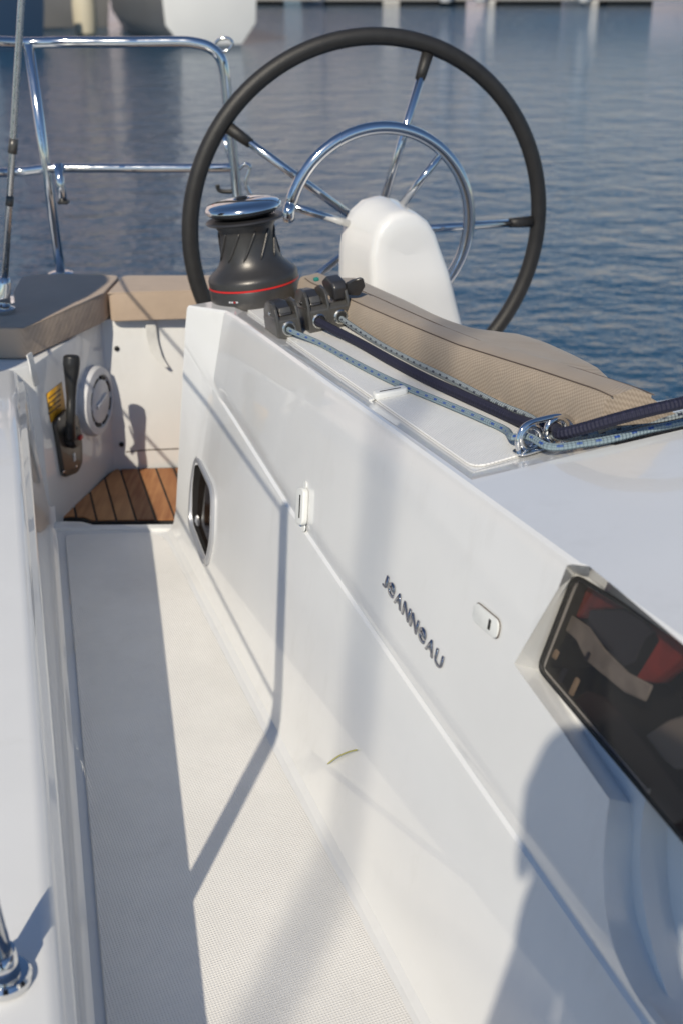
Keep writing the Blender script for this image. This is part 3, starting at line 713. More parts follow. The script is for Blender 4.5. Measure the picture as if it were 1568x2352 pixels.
tube('strut', [hpx(672, 474), hpx(806, 516, .03)], .0085, CHROME, rail, seg=12)
tube('strut', [hpx(1010, 356), hpx(918, 476, .03)], .0085, CHROME, rail, seg=12)
for (u, v) in ((1008, 642), (1000, 652)):
    lathe('bolt', [(.006, 0), (.006, .004), (.003, .007)], hpx(u, v, -.012), -WNn, CHROME, rail, seg=12)

# ------------------------------------------------------------------ winch
wb = on_T(590, 690); winch = empty('winch', wb, 'dark grey sheet winch with red ring and polished cap on the coaming', 'winch')
def wl(name, prof, m, seg=64, auto=30): return lathe(name, prof, wb, TN, m, winch, seg, auto)
wl('skirt', [(.0, .0), (.0905, .0), (.0912, .004), (.0912, .036), (.0905, .0375), (.088, .0378)], WINCH)
wl('red_ring', [(.087, .0378), (.0918, .0380), (.0918, .0412), (.087, .0415)], RED)
wl('drum', [(.087, .0415), (.0912, .0416), (.0914, .052), (.0895, .058), (.083, .064), (.074, .071), (.066, .080), (.061, .091), (.0575, .105), (.0555, .122), (.055, .138), (.0565, .150), (.060, .156), (.060, .160), (.040, .161)], WINCH, auto=50)
# slanting grip ribs round the drum
for k in range(11):
    a0 = 2 * math.pi * k / 11; e = (Vector((1, 0, 0)) - TN * TN.x).normalized(); f = TN.cross(e); pts = []
    for j in range(9):
        z = .092 + .056 * j / 8; r = float(np.interp(z, [.08, .091, .105, .122, .138, .15], [.066, .061, .0575, .0555, .055, .0565])) + .0006
        a = a0 + .55 * j / 8; pts.append(wb + TN * z + (e * math.cos(a) + f * math.sin(a)) * r)
    tube('grip_rib', pts, [.0008] + [.0026] * 7 + [.0008], WINCH, winch, seg=8)
wl('lower_jaw', [(.04, .160), (.076, .163), (.079, .166), (.076, .169), (.045, .172)], CLUTCHD)
wl('upper_jaw', [(.045, .172), (.062, .176), (.070, .181), (.070, .184), (.04, .184)], WINCH)
wl('cap', [(.04, .184), (.074, .1842), (.0775, .188), (.0770, .193), (.070, .199), (.055, .2035), (.030, .206), (.018, .2065), (.016, .2045), (.0, .2045)], CHROME, auto=45)
wl('handle_socket', [(.0, .2046), (.0105, .2048), (.0125, .2085), (.009, .2105), (.0, .2108)], BLACK, seg=24)
fa = on_T(660, 640); fdir = (fa - wb); fdir = (fdir - TN * fdir.dot(TN)).normalized()
e_l = TN.cross(fdir)
# small maker's mark on the skirt
mk = ((C0 - wb) - TN * (C0 - wb).dot(TN)).normalized(); 
for k, (a, m_) in enumerate(((-.62, GPLAST), (-.56, GPLAST), (-.50, REDP), (-.44, GPLAST))):
    d_ = Matrix.Rotation(a, 4, TN) @ mk
    box('mark', wb + d_ * .0914 + TN * .020, TN.cross(d_), TN, d_, .0042, .0035, .0008, m_, winch)

# ------------------------------------------------------------------ rope clutches
TA = (AX - TN * AX.dot(TN)).normalized(); TI = TN.cross(TA) * -1.0         # aft along the top, inboard across it
if TI.dot(NX) < 0: TI = -TI
def clutch(px, width, length, hgt, label, n_slots, names):
    base = on_T(*px); root = empty('rope_clutch', base, label, 'rope clutch', 'rope clutches beside the winch')
    def L(a, i, h): return base + TA * a + TI * i + TN * h
    # body block: front nose with the rope hole, side cheeks with an arched top
    nose = [L(0, -width / 2, 0), L(0, -width / 2, hgt * .56), L(length * .12, -width / 2, hgt * .66), L(length, -width / 2, hgt * .50), L(length, -width / 2, 0)]
    prism('body', nose, TI, width, CLUTCH, root, bevel=.003, seg=3)
    sw = width / n_slots
    arch = [(-.01, .20), (-.005, .66), (.06, .90), (.18, 1.02), (.45, 1.06), (.75, .94), (.97, .66), (1.01, .20)]
    for k in range(n_slots + 1):
        i = -width / 2 + sw * k - (.003 if 0 < k < n_slots else (0.001 if k == n_slots else -.001)) - (.0055 if k == n_slots else 0)
        prism('cheek', [L(length * a, i, hgt * h) for a, h in arch], TI, .0055, CLUTCH, root, bevel=.0018, seg=2)
    for k in range(n_slots):
        ic = -width / 2 + sw * (k + .5)
        hh = hgt * .30
        lathe('eyelet', [(.0085, -.004), (.0125, -.003), (.0135, .001), (.0115, .003), (.0088, .002), (.0085, -.004)], L(0, ic, hh), -TA, BRUSHED, root, seg=24)
        lathe('rope_hole', [(.0, .0008), (.0086, .0008), (.0086, .0012), (.0, .0012)], L(0, ic, hh), -TA, DARKSLOT, root, seg=20)
        if names[k] == 'down':
            lv = [L(length * .10, ic - sw * .28, hgt * .66), L(length * .20, ic - sw * .28, hgt * .86), L(length * .5, ic - sw * .28, hgt * .98), L(length * 1.05, ic - sw * .28, hgt * .90), L(length * 1.0, ic - sw * .28, hgt * .66), L(length * .5, ic - sw * .28, hgt * .72)]
            lev = prism('lever', lv, TI, sw * .56, CLUTCHD, root, bevel=.004, seg=3)
            box('lever_pad', L(length * .16, ic, hgt * .80), TI, (TN * 1.6 + TA * .7), (TA * 1.6 - TN * .7), sw * .46, hgt * .16, .003, CLUTCH, root, bevel=.001)
        for j_ in (0,):
            lathe('pivot', [(.0035, 0), (.0035, .0015), (.0015, .003)], L(length * .42, -width / 2 - .0002 + .001, hgt * .70), -TI, CHROME, root, seg=12)
    return root, L
cl1, L1 = clutch((668, 778), .046, .085, .062, 'single dark grey rope clutch nearest the coaming edge', 1, ['down'])
cl2, L2 = clutch((762, 760), .082, .085, .074, 'double dark grey rope clutch with its inboard lever raised', 2, ['down', 'up'])
# the raised lever of the double clutch
lv = [L2(.010, .014, .050), L2(.004, .014, .074), L2(.012, .014, .084), L2(.045, .014, .090), L2(.075, .014, .076), L2(.060, .014, .055)]
prism('lever', lv, TI, .026, CLUTCHD, cl2, bevel=.005, seg=3)
prism('lever_handle', [L2(.0, .040, .080), L2(-.012, .050, .086), L2(-.016, .066, .088), L2(-.010, .070, .070), L2(.004, .062, .052), L2(.014, .040, .056)], TA, .014, CLUTCHD, cl2, bevel=.004, seg=3)
box('lever_tab', L2(.070, .004, .082), TI, TA, TN, .010, .010, .007, mat('teal_tab', (.02, .22, .18), .5), cl2, bevel=.003)

# ------------------------------------------------------------------ fairlead and ropes
fz = .0035
fl0 = on_T(1212, 1036, fz); fl1 = on_T(1318, 1004, fz)
fair = empty('fairlead', fl0, 'polished steel double eye fairlead at the corner of the coaming top', 'fairlead')
fdr = (fl1 - fl0); fdr = (fdr - TN * fdr.dot(TN)).normalized(); fsd = TN.cross(fdr)
flen = .072
bpoly = round_poly([fl0 - fdr * .020 - fsd * .013, fl0 + fdr * (flen + .01) - fsd * .013, fl0 + fdr * (flen + .01) + fsd * .013, fl0 - fdr * .020 + fsd * .013], .012, 4)
prism('base_plate', bpoly, TN, .003, CHROME, fair, bevel=.001)
face = -AX * 1.0; face = (face - TN * face.dot(TN)).normalized()
def oval(c, r, h0):  # eye: an upright loop whose hole faces fore and aft
    q = []
    for a in np.linspace(0, 2 * math.pi, 28, endpoint=False): q.append(c + TN * (h0 + r * math.sin(a)) + fdr * (r * math.cos(a)))
    return q
for c in (fl0, fl0 + fdr * .040):
    tube('eye', oval(c + fdr * .004, .0145, .0175), .0048, CHROME, fair, seg=12, closed=True)
tube('bridge', smooth_path([fl0 - fdr * .013 + TN * .002, fl0 - fdr * .014 + TN * .018, fl0 - fdr * .002 + TN * .0345, fl0 + fdr * .03 + TN * .036, fl0 + fdr * .058 + TN * .031, fl0 + fdr * .072 + TN * .014, fl0 + fdr * .074 + TN * .002], 6), .0040, CHROME, fair, seg=10)

def rope_on_T(name, px, r, m, label, extra=None, head=None):
    pts = [on_T(u, v, r + .004) for u, v in px]
    if head: pts = head + pts
    if extra: pts += extra
    o = tube(name, smooth_path(pts, 10), r, m, None, seg=16)
    return tag(o, label, 'rope')
def P3(u, v, dz): return on_T(u, v, dz)
# each line: out of its clutch, along the coaming top, through the fairlead, then forward over the coachroof
ff = lambda a, h: fl0 + fdr * a + TN * h
def clh(L, i, h, a=.006): return L(a, i, h)
r1 = rope_on_T('sheet_rope', [(735, 789), (815, 833), (910, 880), (1032, 931), (1107, 963), (1160, 988)], .0049, ROPE_BLUE,
    'thin grey rope with blue flecks from the single clutch, outermost of three',
    extra=[ff(-.012, .016) - face * .02, ff(.004, .0175), P3(1264, 1027, .020), P3(1334, 1020, .0195), P3(1404, 1008, .0195), P3(1484, 988, .0195), P3(1554, 973, .0195), P3(1760, 926, .0195)], head=[L1(.008, 0, .062 * .30), L1(-.012, 0, .0165)])
r2 = rope_on_T('sheet_rope', [(815, 782), (894, 826), (974, 868), (1054, 905), (1139, 943), (1180, 962)], .0077, ROPE_NAVY,
    'thick navy rope in the middle of the three running through the fairlead',
    extra=[ff(.030, .018) - face * .03, ff(.042, .020), P3(1285, 996, .030), P3(1334, 985, .040), P3(1404, 965, .052), P3(1484, 944, .060), P3(1554, 928, .064), P3(1760, 880, .068)], head=[L2(.008, -.0205, .074 * .30), L2(-.012, -.020, .020)])
r3 = rope_on_T('sheet_rope', [(868, 788), (947, 830), (1032, 871), (1139, 926), (1213, 957)], .0051, ROPE_GREY,
    'pale grey rope with black flecks beside the beige backrest, innermost of three',
    extra=[P3(1252, 985, .013), P3(1284, 1003, .018), P3(1334, 1003, .0205), P3(1404, 991, .0205), P3(1484, 970, .0205), P3(1554, 955, .0205), P3(1760, 908, .0205)], head=[L2(.008, .0205, .074 * .30), L2(-.012, .021, .018)])

# ------------------------------------------------------------------ small fittings on the white surfaces
def press_clip(px, nrm, along, w_, h_, th, label, plane, slot_along=True):
    c = plane(*px); al = (along - nrm * along.dot(nrm)).normalized(); cr = nrm.cross(al)
    root = empty('strap_clip', c, label, 'clip', 'white strap clips on the coaming')
    pts = round_poly([c + al * a * w_ / 2 + cr * b * h_ / 2 for a, b in ((-1, -1), (1, -1), (1, 1), (-1, 1))], h_ * .35, 5)
    prism('body', pts, nrm, th, WPLAST, root, bevel=th * .35, seg=3)
    box('slot', c + nrm * (th * .93) - cr * h_ * .10, al, cr, nrm, w_ * .62, h_ * .14, th * .2, DARKSLOT, root)
    for sgn in (-1, 1):
        lathe('foot', [(h_ * .22, 0), (h_ * .20, .0018), (.0, .002)], c + al * sgn * w_ * .56, nrm, WPLAST, root, seg=16)
    return root
uW = (UP - WN * UP.dot(WN)).normalized()
press_clip((700, 1163), WN, (uW * 1.0 + AX * .35), .060, .036, .010, 'upright white plastic strap clip below the step of the coaming side', on_W)
press_clip((896, 910), TN, (TI * 1.0 - TA * .1), .052, .022, .011, 'flat white strap clip on the nonskid coaming top beside the grey rope', lambda u, v: on_T(u, v, .002))
sc_c = on_W(1118, 1425); sal = (AX * 1.0 - uW * .1).normalized(); sal = (sal - WN * sal.dot(WN)).normalized(); scr = WN.cross(sal)
sn = empty('socket_cover', sc_c, 'small white oval socket cover on the coaming side right of the chrome letters', 'cover')
ov = round_poly([sc_c + sal * a * .031 + scr * b * .0115 for a, b in ((-1, -1), (1, -1), (1, 1), (-1, 1))], .011, 6)
prism('cap', [p - WN * .001 for p in ov], WN, .0045, WPLAST, sn, bevel=.0015, seg=2)
tube('rim', [p + WN * .0008 for p in ov], .0009, SEAM, sn, seg=6, closed=True)
box('slot', sc_c - sal * .012 + WN * .0036, scr, sal, WN, .012, .005, .0012, DARKSLOT, sn)
# dry straw on the wall
sw_ = smooth_path([on_W(752, 1755, -.004), on_W(775, 1738, -.006), on_W(800, 1727, -.006), on_W(820, 1722, -.004)], 5)
tag(tube('straw', sw_, [.0006] + [.0012] * (len(sw_) - 2) + [.0005], STRAW, None, seg=6), 'thin yellow straw stuck low on the white coaming side', 'straw')
# webbing strap hanging at the aft locker
stp_ = [on_aft(346, 722, .006), on_aft(347, 748, .012), on_aft(352, 785, .010), on_aft(362, 815, .014), on_aft(384, 843, .020)]
sp_s = smooth_path(stp_, 6); strap_rows = []
for i, p in enumerate(sp_s):
    wd_ = .0125 * (1 if i < 16 else max(.25, 1 - (i - 16) / 12)); strap_rows.append([p - awd * wd_, p + awd * wd_, p + awd * wd_ + awn * .002, p - awd * wd_ + awn * .002])
tag(loft('webbing_strap', strap_rows, STRAPM, None, close=True, caps=True, auto=40), 'white webbing strap hanging from the sunlit stern cushion', 'strap')
# tie hanging at the bulwark end
tr_ = smooth_path([on_side(66, 812, .012), on_side(72, 835, .018), on_side(76, 858, .020), on_side(84, 885, .012)], 5)
tag(loft('cushion_tie', [[p - dw * .011, p + dw * .011, p + dw * .011 + nw * .003, p - dw * .011 + nw * .003] for p in tr_], STRAPM, None, close=True, caps=True, auto=40), 'pale cushion tie hanging left of the amber sticker', 'strap')

# ------------------------------------------------------------------ controls on the side locker wall
stk = [on_side(u, v, .0008) for u, v in ((107, 905), (142, 877), (152, 945), (117, 972))]
sticker = tag(prism('warning_sticker', stk, nw, .0006, STICK, None), 'amber warning sticker on the locker wall behind the engine lever', 'sticker')
for k in range(4):
    pr = [on_side(u, v, .0016) for u, v in ((112, 914 + 12 * k), (140, 892 + 12 * k), (140.5, 895 + 12 * k), (112.5, 917 + 12 * k))]
    child(prism('print_line', pr, nw, .0003, SEAM, None), sticker)
eng = empty('engine_lever', on_side(150, 1000), 'black engine control lever upright on a dark plate', 'engine lever')
pll = round_poly([on_side(u, v, .0) for u, v in ((118, 968), (146, 938), (172, 955), (180, 1010), (181, 1062), (170, 1085), (140, 1096))], .012, 4)
prism('plate', pll, nw, .012, mat('engine_plate', (.060, .052, .042), .4, coat=.3), eng, bevel=.004, seg=3)
hubc = on_side(160, 1003, .012)
lathe('hub', [(.0, 0), (.026, 0), (.027, .012), (.022, .022), (.0, .024)], hubc, nw, BLACK, eng, seg=28)
def on_e(u, v, o_=.045): return on_side(u, v, o_)
lvp = [on_e(163, 1005, .03), on_e(163, 960), on_e(164, 915), on_e(164, 880), on_e(165, 858), on_e(165, 836), on_e(165, 820), on_e(165, 815)]
tube('lever', smooth_path(lvp, 5), [float(q) for q in np.interp(np.linspace(0, 7, 36), [0, 1, 2, 3, 4, 5, 6, 7], [.013, .0105, .0105, .0135, .017, .0195, .0185, .012])], BLACK, eng, seg=18)
box('neutral_button', on_e(181, 1004, .032), dw, UP, nw, .016, .010, .018, REDP, eng, bevel=.002)
box('key_slot', on_side(172, 1050, .0125), dw, UP, nw, .010, .020, .002, WPLAST, eng, bevel=.001)
for (u, v) in ((136, 962), (176, 1072), (147, 1084)):
    lathe('screw', [(.0035, 0), (.0032, .0015), (.0, .002)], on_side(u, v, .0118), nw, CHROME, eng, seg=12)
rv = empty('round_vent', on_side(213, 920), 'round pale grey plastic vent cover beside the engine lever', 'vent')
vc = on_side(212, 920); 
lathe('rim', [(.0, 0), (.087, 0), (.088, .010), (.083, .022), (.066, .026), (.063, .020), (.0, .018)], vc, nw, GPLAST, rv, seg=48)
lathe('disc', [(.0, .018), (.054, .019), (.054, .023), (.050, .025), (.012, .024), (.0, .028)], vc, nw, GPLAST, rv, seg=40)
for k in range(8):
    a0 = k * math.pi / 4 + .1
    tube('slot', [vc + nw * .0207 + (dw * math.cos(a) + UP * math.sin(a)) * .0590 for a in np.linspace(a0, a0 + .52, 8)], .0046, DARKSLOT, rv, seg=6)
box('grip', vc + nw * .027, dw + UP * .25, UP - dw * .25, nw, .060, .013, .007, GPLAST, rv, bevel=.003)

# ------------------------------------------------------------------ stern rail, backstay, stanchion and lifelines
RY = 3.12
push = empty('stern_rail', on_y(140, 628, RY), 'polished steel stern rail with two bars at the left', 'railing')
def ry(u, v, y=RY): return on_y(u, v, y)
top = smooth_path([ry(-260, 20, 2.85), ry(-90, 84, 3.02), ry(40, 98), ry(150, 97), ry(300, 97), ry(400, 96), ry(442, 98), ry(480, 108), ry(505, 130), ry(516, 165), ry(522, 220), ry(532, 320), ry(546, 455), ry(556, 560), ry(566, 650)], 6)
tube('top_bar', top, .0132, CHROME, push, seg=16)
tube('mid_bar', smooth_path([ry(-260, 345, 2.85), ry(-90, 392, 3.02), ry(20, 396), ry(110, 387), ry(200, 386), ry(400, 386), ry(536, 385)], 6), .0112, CHROME, push, seg=14)
tube('post', [ry(66, 100), ry(107, 388), ry(141, 632)], .0122, CHROME, push, seg=14)
lathe('post_foot', [(.0, 0), (.032, 0), (.032, .006), (.020, .010), (.0, .010)], ry(141, 632), UP, CHROME, push, seg=24)
tube('flag_socket', [ry(133, 375, RY - .02), ry(146, 466, RY - .035)], .011, CHROME, push, seg=12)
box('socket_cap', ry(147, 464, RY - .035), (1, 0, 0), (0, 1, 0), (0, 0, 1), .026, .026, .008, BLACK, push, bevel=.003)
tube('lashing_eye', smooth_path([ry(495, 100), ry(505, 90), ry(525, 88), ry(535, 100), ry(524, 115), ry(508, 118)], 4), .0035, CHROME, push, seg=8)
tube('lashing_eye', smooth_path([ry(540, 400), ry(560, 378), ry(575, 385), ry(565, 420), ry(578, 450)], 4), .0050, CHROME, push, seg=8)
tube('hook', smooth_path([ry(536, 440), ry(515, 440), ry(503, 436), ry(500, 424)], 4), .0055, BLACK, push, seg=8)
tube('brace', [ry(513, 310), ry(536, 385)], .006, CHROME, push, seg=8)

bst = empty('backstay', on_y(10, 690, 2.72), 'thin steel backstay wire with turnbuckle at the left edge', 'backstay')
BY = 2.72
tube('wire', [on_y(90, -700, BY), on_y(50, 0, BY), on_y(30, 330, BY), on_y(12, 640, BY)], .0075, BRUSHED, bst, seg=10)
tube('clamp', [on_y(33, 318, BY), on_y(29, 352, BY)], .010, CLUTCH, bst, seg=10)
tube('clamp', [on_y(24, 450, BY), on_y(22, 472, BY)], .0088, CLUTCH, bst, seg=10)
tube('turnbuckle', [on_y(12, 636, BY), on_y(11, 650, BY), on_y(9, 680, BY), on_y(8, 700, BY)], [.010, .015, .015, .018], CHROME, bst, seg=14)
lathe('deck_fitting', [(.0, 0), (.030, 0), (.030, .008), (.016, .016), (.0, .018)], on_y(6, 716, BY), UP, CHROME, bst, seg=20)

LEDGE = -.95
sb = on_z(15, 2258, LEDGE) + UP * .002
stn = empty('stanchion', sb, 'polished steel lifeline stanchion standing in a round foot at the lower left', 'stanchion')
lean = Vector((-.075, .01, 1)).normalized()
SH = .86
tube('tube', [sb + lean * .02, sb + lean * SH], .0130, CHROME, stn, seg=20)
lathe('foot', [(.0, 0), (.026, 0), (.027, .003), (.027, .009), (.024, .013), (.020, .0135), (.0, .0135)], sb, UP, CHROME, stn, seg=40)
tube('socket', [sb + UP * .012, sb + lean * .040], .0165, CHROME, stn, seg=20)
tend = ry(-260, 20, 2.85); mend = ry(-260, 345, 2.85)
lab = ['upper lifeline wire running aft from the stanchion to the stern rail', 'lower lifeline wire running aft from the stanchion to the stern rail']
for k, (h, e_) in enumerate(((SH - .015, tend), (SH * .52, mend))):
    a = sb + lean * h
    b_ = e_; pts = [a + (b_ - a) * q - UP * .02 * math.sin(math.pi * q) for q in np.linspace(0, 1, 12)]
    tag(tube('lifeline', pts, .0035, BRUSHED, None, seg=8), lab[k], 'lifeline')
# unseen slim pole added on the sunny side to cast the soft deck shadow
pf = Vector((-.098 - 7.0 * math.sin(SUN_AZ), 1.08 - 7.0 * math.cos(SUN_AZ), -1.0))
mp_ = empty('mooring_pole', pf, 'tall slim mooring pole standing in the water beside the boat', 'pole')
tube('shaft', [pf, pf + UP * 6.5, pf + UP * 10.5], [.026, .015, .014], BRUSHED, mp_, seg=14)
lathe('cap', [(.0, 0), (.03, 0), (.03, .03), (.0, .05)], pf + UP * 10.5, UP, BLACK, mp_, seg=16)

# unseen drum shape added outside the stern quarter rail to shade the corner cushion
rb0 = C0 + Vector((-1.00, 2.10, -.22))
shade_root = empty('rescue_bag', rb0 - UP * .2, 'navy rescue sling bag lashed to the rail left of the stern cushion', 'bag')
prof_b = [(.0, -.24), (.10, -.235), (.135, -.21), (.14, -.15), (.14, .13), (.13, .18), (.09, .205), (.0, .21)]
lathe('body', prof_b, rb0, UP, NAVYP, shade_root, seg=28, auto=60)
for z in (-.1, .08):
    lathe('strap', [(.139, z), (.143, z + .004), (.143, z + .026), (.139, z + .03)], rb0, UP, STRAPM, shade_root, seg=28)

# ------------------------------------------------------------------ boats and pontoon across the water
def wy(u, v, y): return on_y(u, v, y)
WHITE = mat('white_topsides', (.78, .77, .74), .3, coat=.3, var=.04, vscale=.6)
GREYH = mat('grey_topsides', (.20, .20, .20), .35, var=.1, vscale=.5)
BLUEH = mat('blue_grey_topsides', (.17, .25, .33), .35, var=.08, vscale=.5)
BOOT = mat('ochre_boot_stripe', (.30, .22, .10), .6)
ALU = mat('mast_alloy', (.62, .62, .60), .4, metal=.5)
REDS = mat('red_sailcloth', (.50, .045, .03), .8)
DARKW = mat('dark_float', (.03, .03, .03), .7)
def yacht(pos, heading, length, beam, free, hullm, label, transom=None, furl=None, cabin=True, mast=True, group=None, cat='yacht', vee=.80):
    root = empty('moored_yacht', pos, label, cat, group); a = Vector((math.sin(heading), math.cos(heading), 0)); b = Vector((a.y, -a.x, 0))
    rows = []
    for k in np.linspace(0, 1, 12):
        w_ = beam / 2 * (0.82 + .55 * k - 1.6 * max(0, k - .35) ** 2 - .3 * k ** 6) if k < .999 else .03
        w_ = beam / 2 * max(.02, (1 - max(0, (k - .3) / .7) ** 2.2)) * (.86 + .14 * min(1, k / .3))
        f = free * (1 + .22 * k ** 2); kee = -.35 * (1 - k * .5)
        off = a * (k * length - max(0, .0))
        rake = a * (.10 * length * max(0, k - .8))
        rows.append([pos + off + rake + b * w_ + UP * f, pos + off + rake * .6 + b * w_ * (.97 if vee > .7 else .93) + UP * f * (.5 if vee > .7 else .28), pos + off + b * w_ * vee + UP * .02, pos + off + b * w_ * .3 + UP * kee,
                     pos + off - b * w_ * .3 + UP * kee, pos + off - b * w_ * vee + UP * .02, pos + off + rake * .6 - b * w_ * (.97 if vee > .7 else .93) + UP * f * (.5 if vee > .7 else .28), pos + off + rake - b * w_ * w_ / max(w_, 1e-4) + UP * f])
    loft('hull', rows, hullm, root, close=True, caps=True, auto=40)
    bs = [[p * .0 + q for q in (r[2] + (r[2] - r[5]).normalized() * .012 + UP * .02, r[2] + (r[2] - r[5]).normalized() * .014 + UP * .12)] for r, p in zip(rows, [Vector()] * 12)]
    if transom:
        r0 = rows[0]; prism('transom', [r0[i] - a * .004 for i in (0, 1, 2, 5, 6, 7)], -a, .03, transom, root, bevel=.01)
    if cabin:
        c = pos + a * length * .48 + UP * (free * 1.05)
        box('cabin', c + UP * .2, a, b, UP, length * .42, beam * .5, .5, WHITE, root, bevel=.12, seg=3)
        for sgn in (-1, 1):
            box('cabin_window', c + UP * .22 + b * sgn * beam * .252, a, UP, b, length * .28, .16, .01, DARKW, root)
    if mast:
        m0 = pos + a * length * .58 + UP * free
        tube('mast', [m0, m0 + UP * length * 1.25], .075, ALU, root, seg=8)
        tube('boom', [m0 + UP * 1.3, m0 + UP * 1.35 - a * length * .36], .06, ALU, root, seg=8)
        tube('sail_cover', [m0 + UP * 1.45 - a * .1, m0 + UP * 1.47 - a * length * .34], .14, furl or BLUEH, root, seg=8)
        st0 = pos + a * length * 1.01 + UP * free * 1.25
        if furl: tube('furled_sail', [st0 + UP * .4, st0 + (m0 + UP * length * 1.2 - st0) * .35, m0 + UP * length * 1.18], [.16, .30, .06], furl, root, seg=10)
        else: tube('forestay', [st0, m0 + UP * length * 1.2], .02, ALU, root, seg=6)
    return root
def wpt(u, v): d = ray(u, v); return C0 + d * (-CAMZ / d.z)
p = wpt(487, 106); yacht(Vector((p.x, p.y, 0)), R(-22), 9.5, 2.75, 1.75, GREYH, 'grey sided yacht showing its white transom behind the stern rail', transom=WHITE, cat='yacht', vee=.62)
p = wpt(255, 88); yacht(Vector((p.x - 9.3, p.y + 3.5, 0)), R(84), 8.5, 2.6, 1.2, GREYH, 'dark yacht with furled red sail partly behind the grey one', furl=REDS)
p = wpt(20, 112); yacht(Vector((p.x + .3, p.y, 0)), R(-70), 9, 2.7, 1.7, BLUEH, 'blue grey hulled yacht at the top left edge behind the backstay')
fc0 = wpt(205, 88); fd = empty('boat_fender', Vector((fc0.x, fc0.y - .3, .2)), 'fat cream fender hanging between the blue grey and dark yachts', 'fender')
lathe('body', [(.0, -.1), (.14, -.08), (.27, .05), (.30, .3), (.30, .75), (.26, .98), (.10, 1.1), (.05, 1.15), (.0, 1.16)], Vector((fc0.x, fc0.y - .3, .1)), UP, mat('cream_vinyl', (.62, .56, .42), .4), fd, seg=20)
tube('lanyard', [Vector((fc0.x, fc0.y - .3, 1.25)), Vector((fc0.x - .1, fc0.y + .3, 2.6))], .015, SEAM, fd, seg=6)
# pontoon with moored boats beyond
PY = 50.0
pn = empty('pontoon', Vector((12, PY, 0)), 'long pale floating pontoon across the harbour at the top right', 'pontoon')
box('deck', (14, PY + .8, .55), (1, 0, 0), (0, 1, 0), (0, 0, 1), 46, 2.0, .14, mat('pontoon_planks', (.50, .46, .40), .8, var=.15, vscale=2), pn, bevel=.02)
box('fascia', (14, PY - .22, .34), (1, 0, 0), (0, 1, 0), (0, 0, 1), 46, .04, .30, mat('pontoon_fascia', (.60, .56, .50), .7), pn)
for k in range(12):
    box('float', (-7 + 3.7 * k + random.uniform(-.7, .7), PY + .8, .2), (1, 0, 0), (0, 1, 0), (0, 0, 1), random.uniform(1.6, 3.3), 1.7, .62, DARKW, pn, bevel=.05)
specs = [(2.6, 8.2, WHITE, -8), (6.9, 9.0, WHITE, 6), (-2.6, 9.5, BLUEH, 10), (11.0, 8.5, WHITE, -4)]
labs = ['white yacht moored just right of the wheel top at the far pontoon', 'second white yacht right of the wheel top at the far pontoon', 'blue grey yacht at the far pontoon left of the wheel top', 'white yacht at the far pontoon near the top right corner']
for (x_, ln, hm, hd), lb_ in zip(specs, labs):
    yacht(Vector((x_, PY + 3.0, 0)), R(hd), ln, 2.9, 1.15, hm, lb_, group='yachts at the far pontoon')
for k, x_ in enumerate((9.1, 3.9, 5.2)):
    fr_ = empty('pontoon_fender', Vector((x_, PY - .35, .3)), ['white ball fender on the far pontoon near the top right corner', 'white ball fender on the far pontoon left of two others', 'white ball fender on the far pontoon, middle of three'][k], 'fender', 'ball fenders on the pontoon')
    lathe('ball', [(.0, -.05), (.2, .0), (.32, .2), (.34, .4), (.26, .62), (.08, .75), (.0, .76)], Vector((x_, PY - .35, .15)), UP, WHITE, fr_, seg=16)

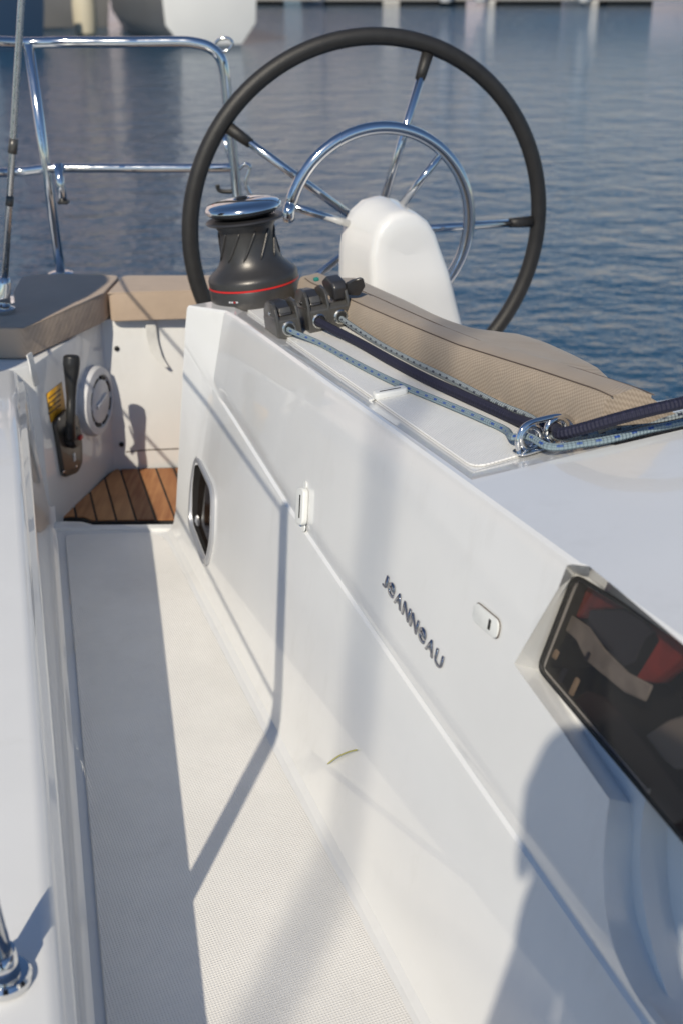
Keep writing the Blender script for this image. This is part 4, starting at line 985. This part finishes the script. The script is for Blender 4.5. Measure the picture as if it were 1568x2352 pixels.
# ------------------------------------------------------------------ the photographer, whose shadow falls on the coaming
def person():
    skinm = mat('skin', (.45, .27, .19), .55); shirt = mat('navy_shirt', (.03, .035, .05), .85, var=.15, vscale=20); trous = mat('grey_trousers', (.10, .10, .11), .85, var=.1, vscale=20); hairm = mat('brown_hair', (.05, .03, .02), .7, bump=.5, bscale=200)
    V = {}; names = []; E_ = []; rad = []
    def v(n, x, y, z, r, par=None):
        V[n] = len(names); names.append((x, y, z)); rad.append(r)
        if par: E_.append((V[par], V[n]))
    v('pelvis', .14, -.56, -.78, .150); v('waist', .08, -.52, -.58, .135, 'pelvis'); v('chest', .02, -.42, -.36, .150, 'waist'); v('top', -.02, -.34, -.20, .120, 'chest')
    v('neck', -.05, -.29, -.10, .055, 'top'); v('skull', -.065, -.235, .00, .070, 'neck'); v('mid', -.07, -.205, .07, .088, 'skull'); v('crown', -.07, -.205, .15, .066, 'mid')
    for sx, n in ((-1, 'l'), (1, 'r')):
        v(n + 'sh', -.03 + sx * .16, -.33, -.24, .068, 'top'); v(n + 'el', -.02 + sx * .175, -.22, -.50 + .02 * sx, .060, n + 'sh'); v(n + 'wr', sx * .085, -.10, -.13, .030, n + 'el'); v(n + 'pa', sx * .078, -.085, -.06, .036, n + 'wr')
        for f in range(4):
            v(n + 'f%d' % f, sx * (.078 - .012 * f), -.062 - .008 * f, -.02 + .0 * f, .0095, n + 'pa'); v(n + 'g%d' % f, sx * (.064 - .012 * f), -.050 - .006 * f, .012, .0085, n + 'f%d' % f)
        v(n + 'th', sx * .045, -.095, -.035, .010, n + 'pa'); v(n + 'tt', sx * .030, -.085, -.015, .009, n + 'th')
        v(n + 'hip', .14 + sx * .09, -.56, -.84, .105, 'pelvis'); v(n + 'kn', .22 + sx * .11, -.28, -.86, .065, n + 'hip'); v(n + 'an', .23 + sx * .10, -.50, -1.13, .042, n + 'kn'); v(n + 'to', .23 + sx * .11, -.34, -1.165, .034, n + 'an')
    names = [(x - .045, y, z + .085) if z > -.70 else (x, y, z) for x, y, z in names]
    me = bpy.data.meshes.new('person'); me.from_pydata(names, E_, []); me.update()
    o = bpy.data.objects.new('person', me); col.objects.link(o); o.location = C0
    md = o.modifiers.new('skin', 'SKIN'); sk = me.skin_vertices[0].data
    for i, r in enumerate(rad): sk[i].radius = (r, r)
    sk[0].use_root = True; sk[V['chest']].radius = (.20, .13); sk[V['waist']].radius = (.21, .14); sk[V['pelvis']].radius = (.16, .13)
    o.modifiers.new('sub', 'SUBSURF').levels = 2
    dg = bpy.context.evaluated_depsgraph_get(); nm = bpy.data.meshes.new_from_object(o.evaluated_get(dg)); o.modifiers.clear(); o.data = nm
    for m_ in (shirt, skinm, trous): nm.materials.append(m_)
    for p in nm.polygons:
        c = p.center; p.use_smooth = True
        p.material_index = 2 if c.z < -.66 else (1 if (c.z > -.11 or (abs(c.x) < .10 and c.y > -.125)) else 0)
    tag(o, 'person in dark shirt crouching on the deck and holding a camera to the eye', 'person')
    hc_ = C0 + Vector((-.115, -.215, .160))
    hr = lathe('hair', [(.0, .115), (.05, .108), (.085, .075), (.098, .03), (.097, -.01), (.088, -.04), (.07, -.05)], hc_, UP, hairm, None, seg=28, auto=80)
    hr.parent = o; hr.matrix_parent_inverse = Matrix.Translation(o.location).inverted()
    for sx in (-1, 1):
        ea = lathe('ear', [(.0, 0), (.022, .002), (.028, .010), (.018, .014), (.0, .012)], C0 + Vector((-.115 + sx * .086, -.215, .130)), (sx, .2, 0), skinm, None, seg=16); ea.parent = o; ea.matrix_parent_inverse = Matrix.Translation(o.location).inverted()
    return o
person()
pc = empty('photo_camera', C0 + Vector((0, -.07, -.04)), 'black camera held up by the crouching photographer', 'camera')
box('body', C0 + Vector((0, -.085, .0)), (1, 0, 0), (0, 1, 0), (0, 0, 1), .125, .045, .085, BLACK, pc, bevel=.01, seg=3)
box('viewfinder_hump', C0 + Vector((0, -.085, .052)), (1, 0, 0), (0, 1, 0), (0, 0, 1), .05, .04, .03, BLACK, pc, bevel=.008, seg=3)
lathe('lens', [(.0, 0), (.034, 0), (.036, .02), (.034, .034), (.0, .034)], C0 + Vector((0, -.064, -.006)), (0, cp, -sp), BLACK, pc, seg=24)

tube('strap', smooth_path([C0 + Vector(q) for q in ((-.066, -.085, .02), (-.115, -.09, .035), (-.155, -.11, -.01), (-.165, -.13, -.09), (-.13, -.15, -.15), (-.10, -.18, -.12))], 5), .011, BLACK, pc, seg=8)  # unseen strap loop, added to make the photographer's shadow edge more ragged
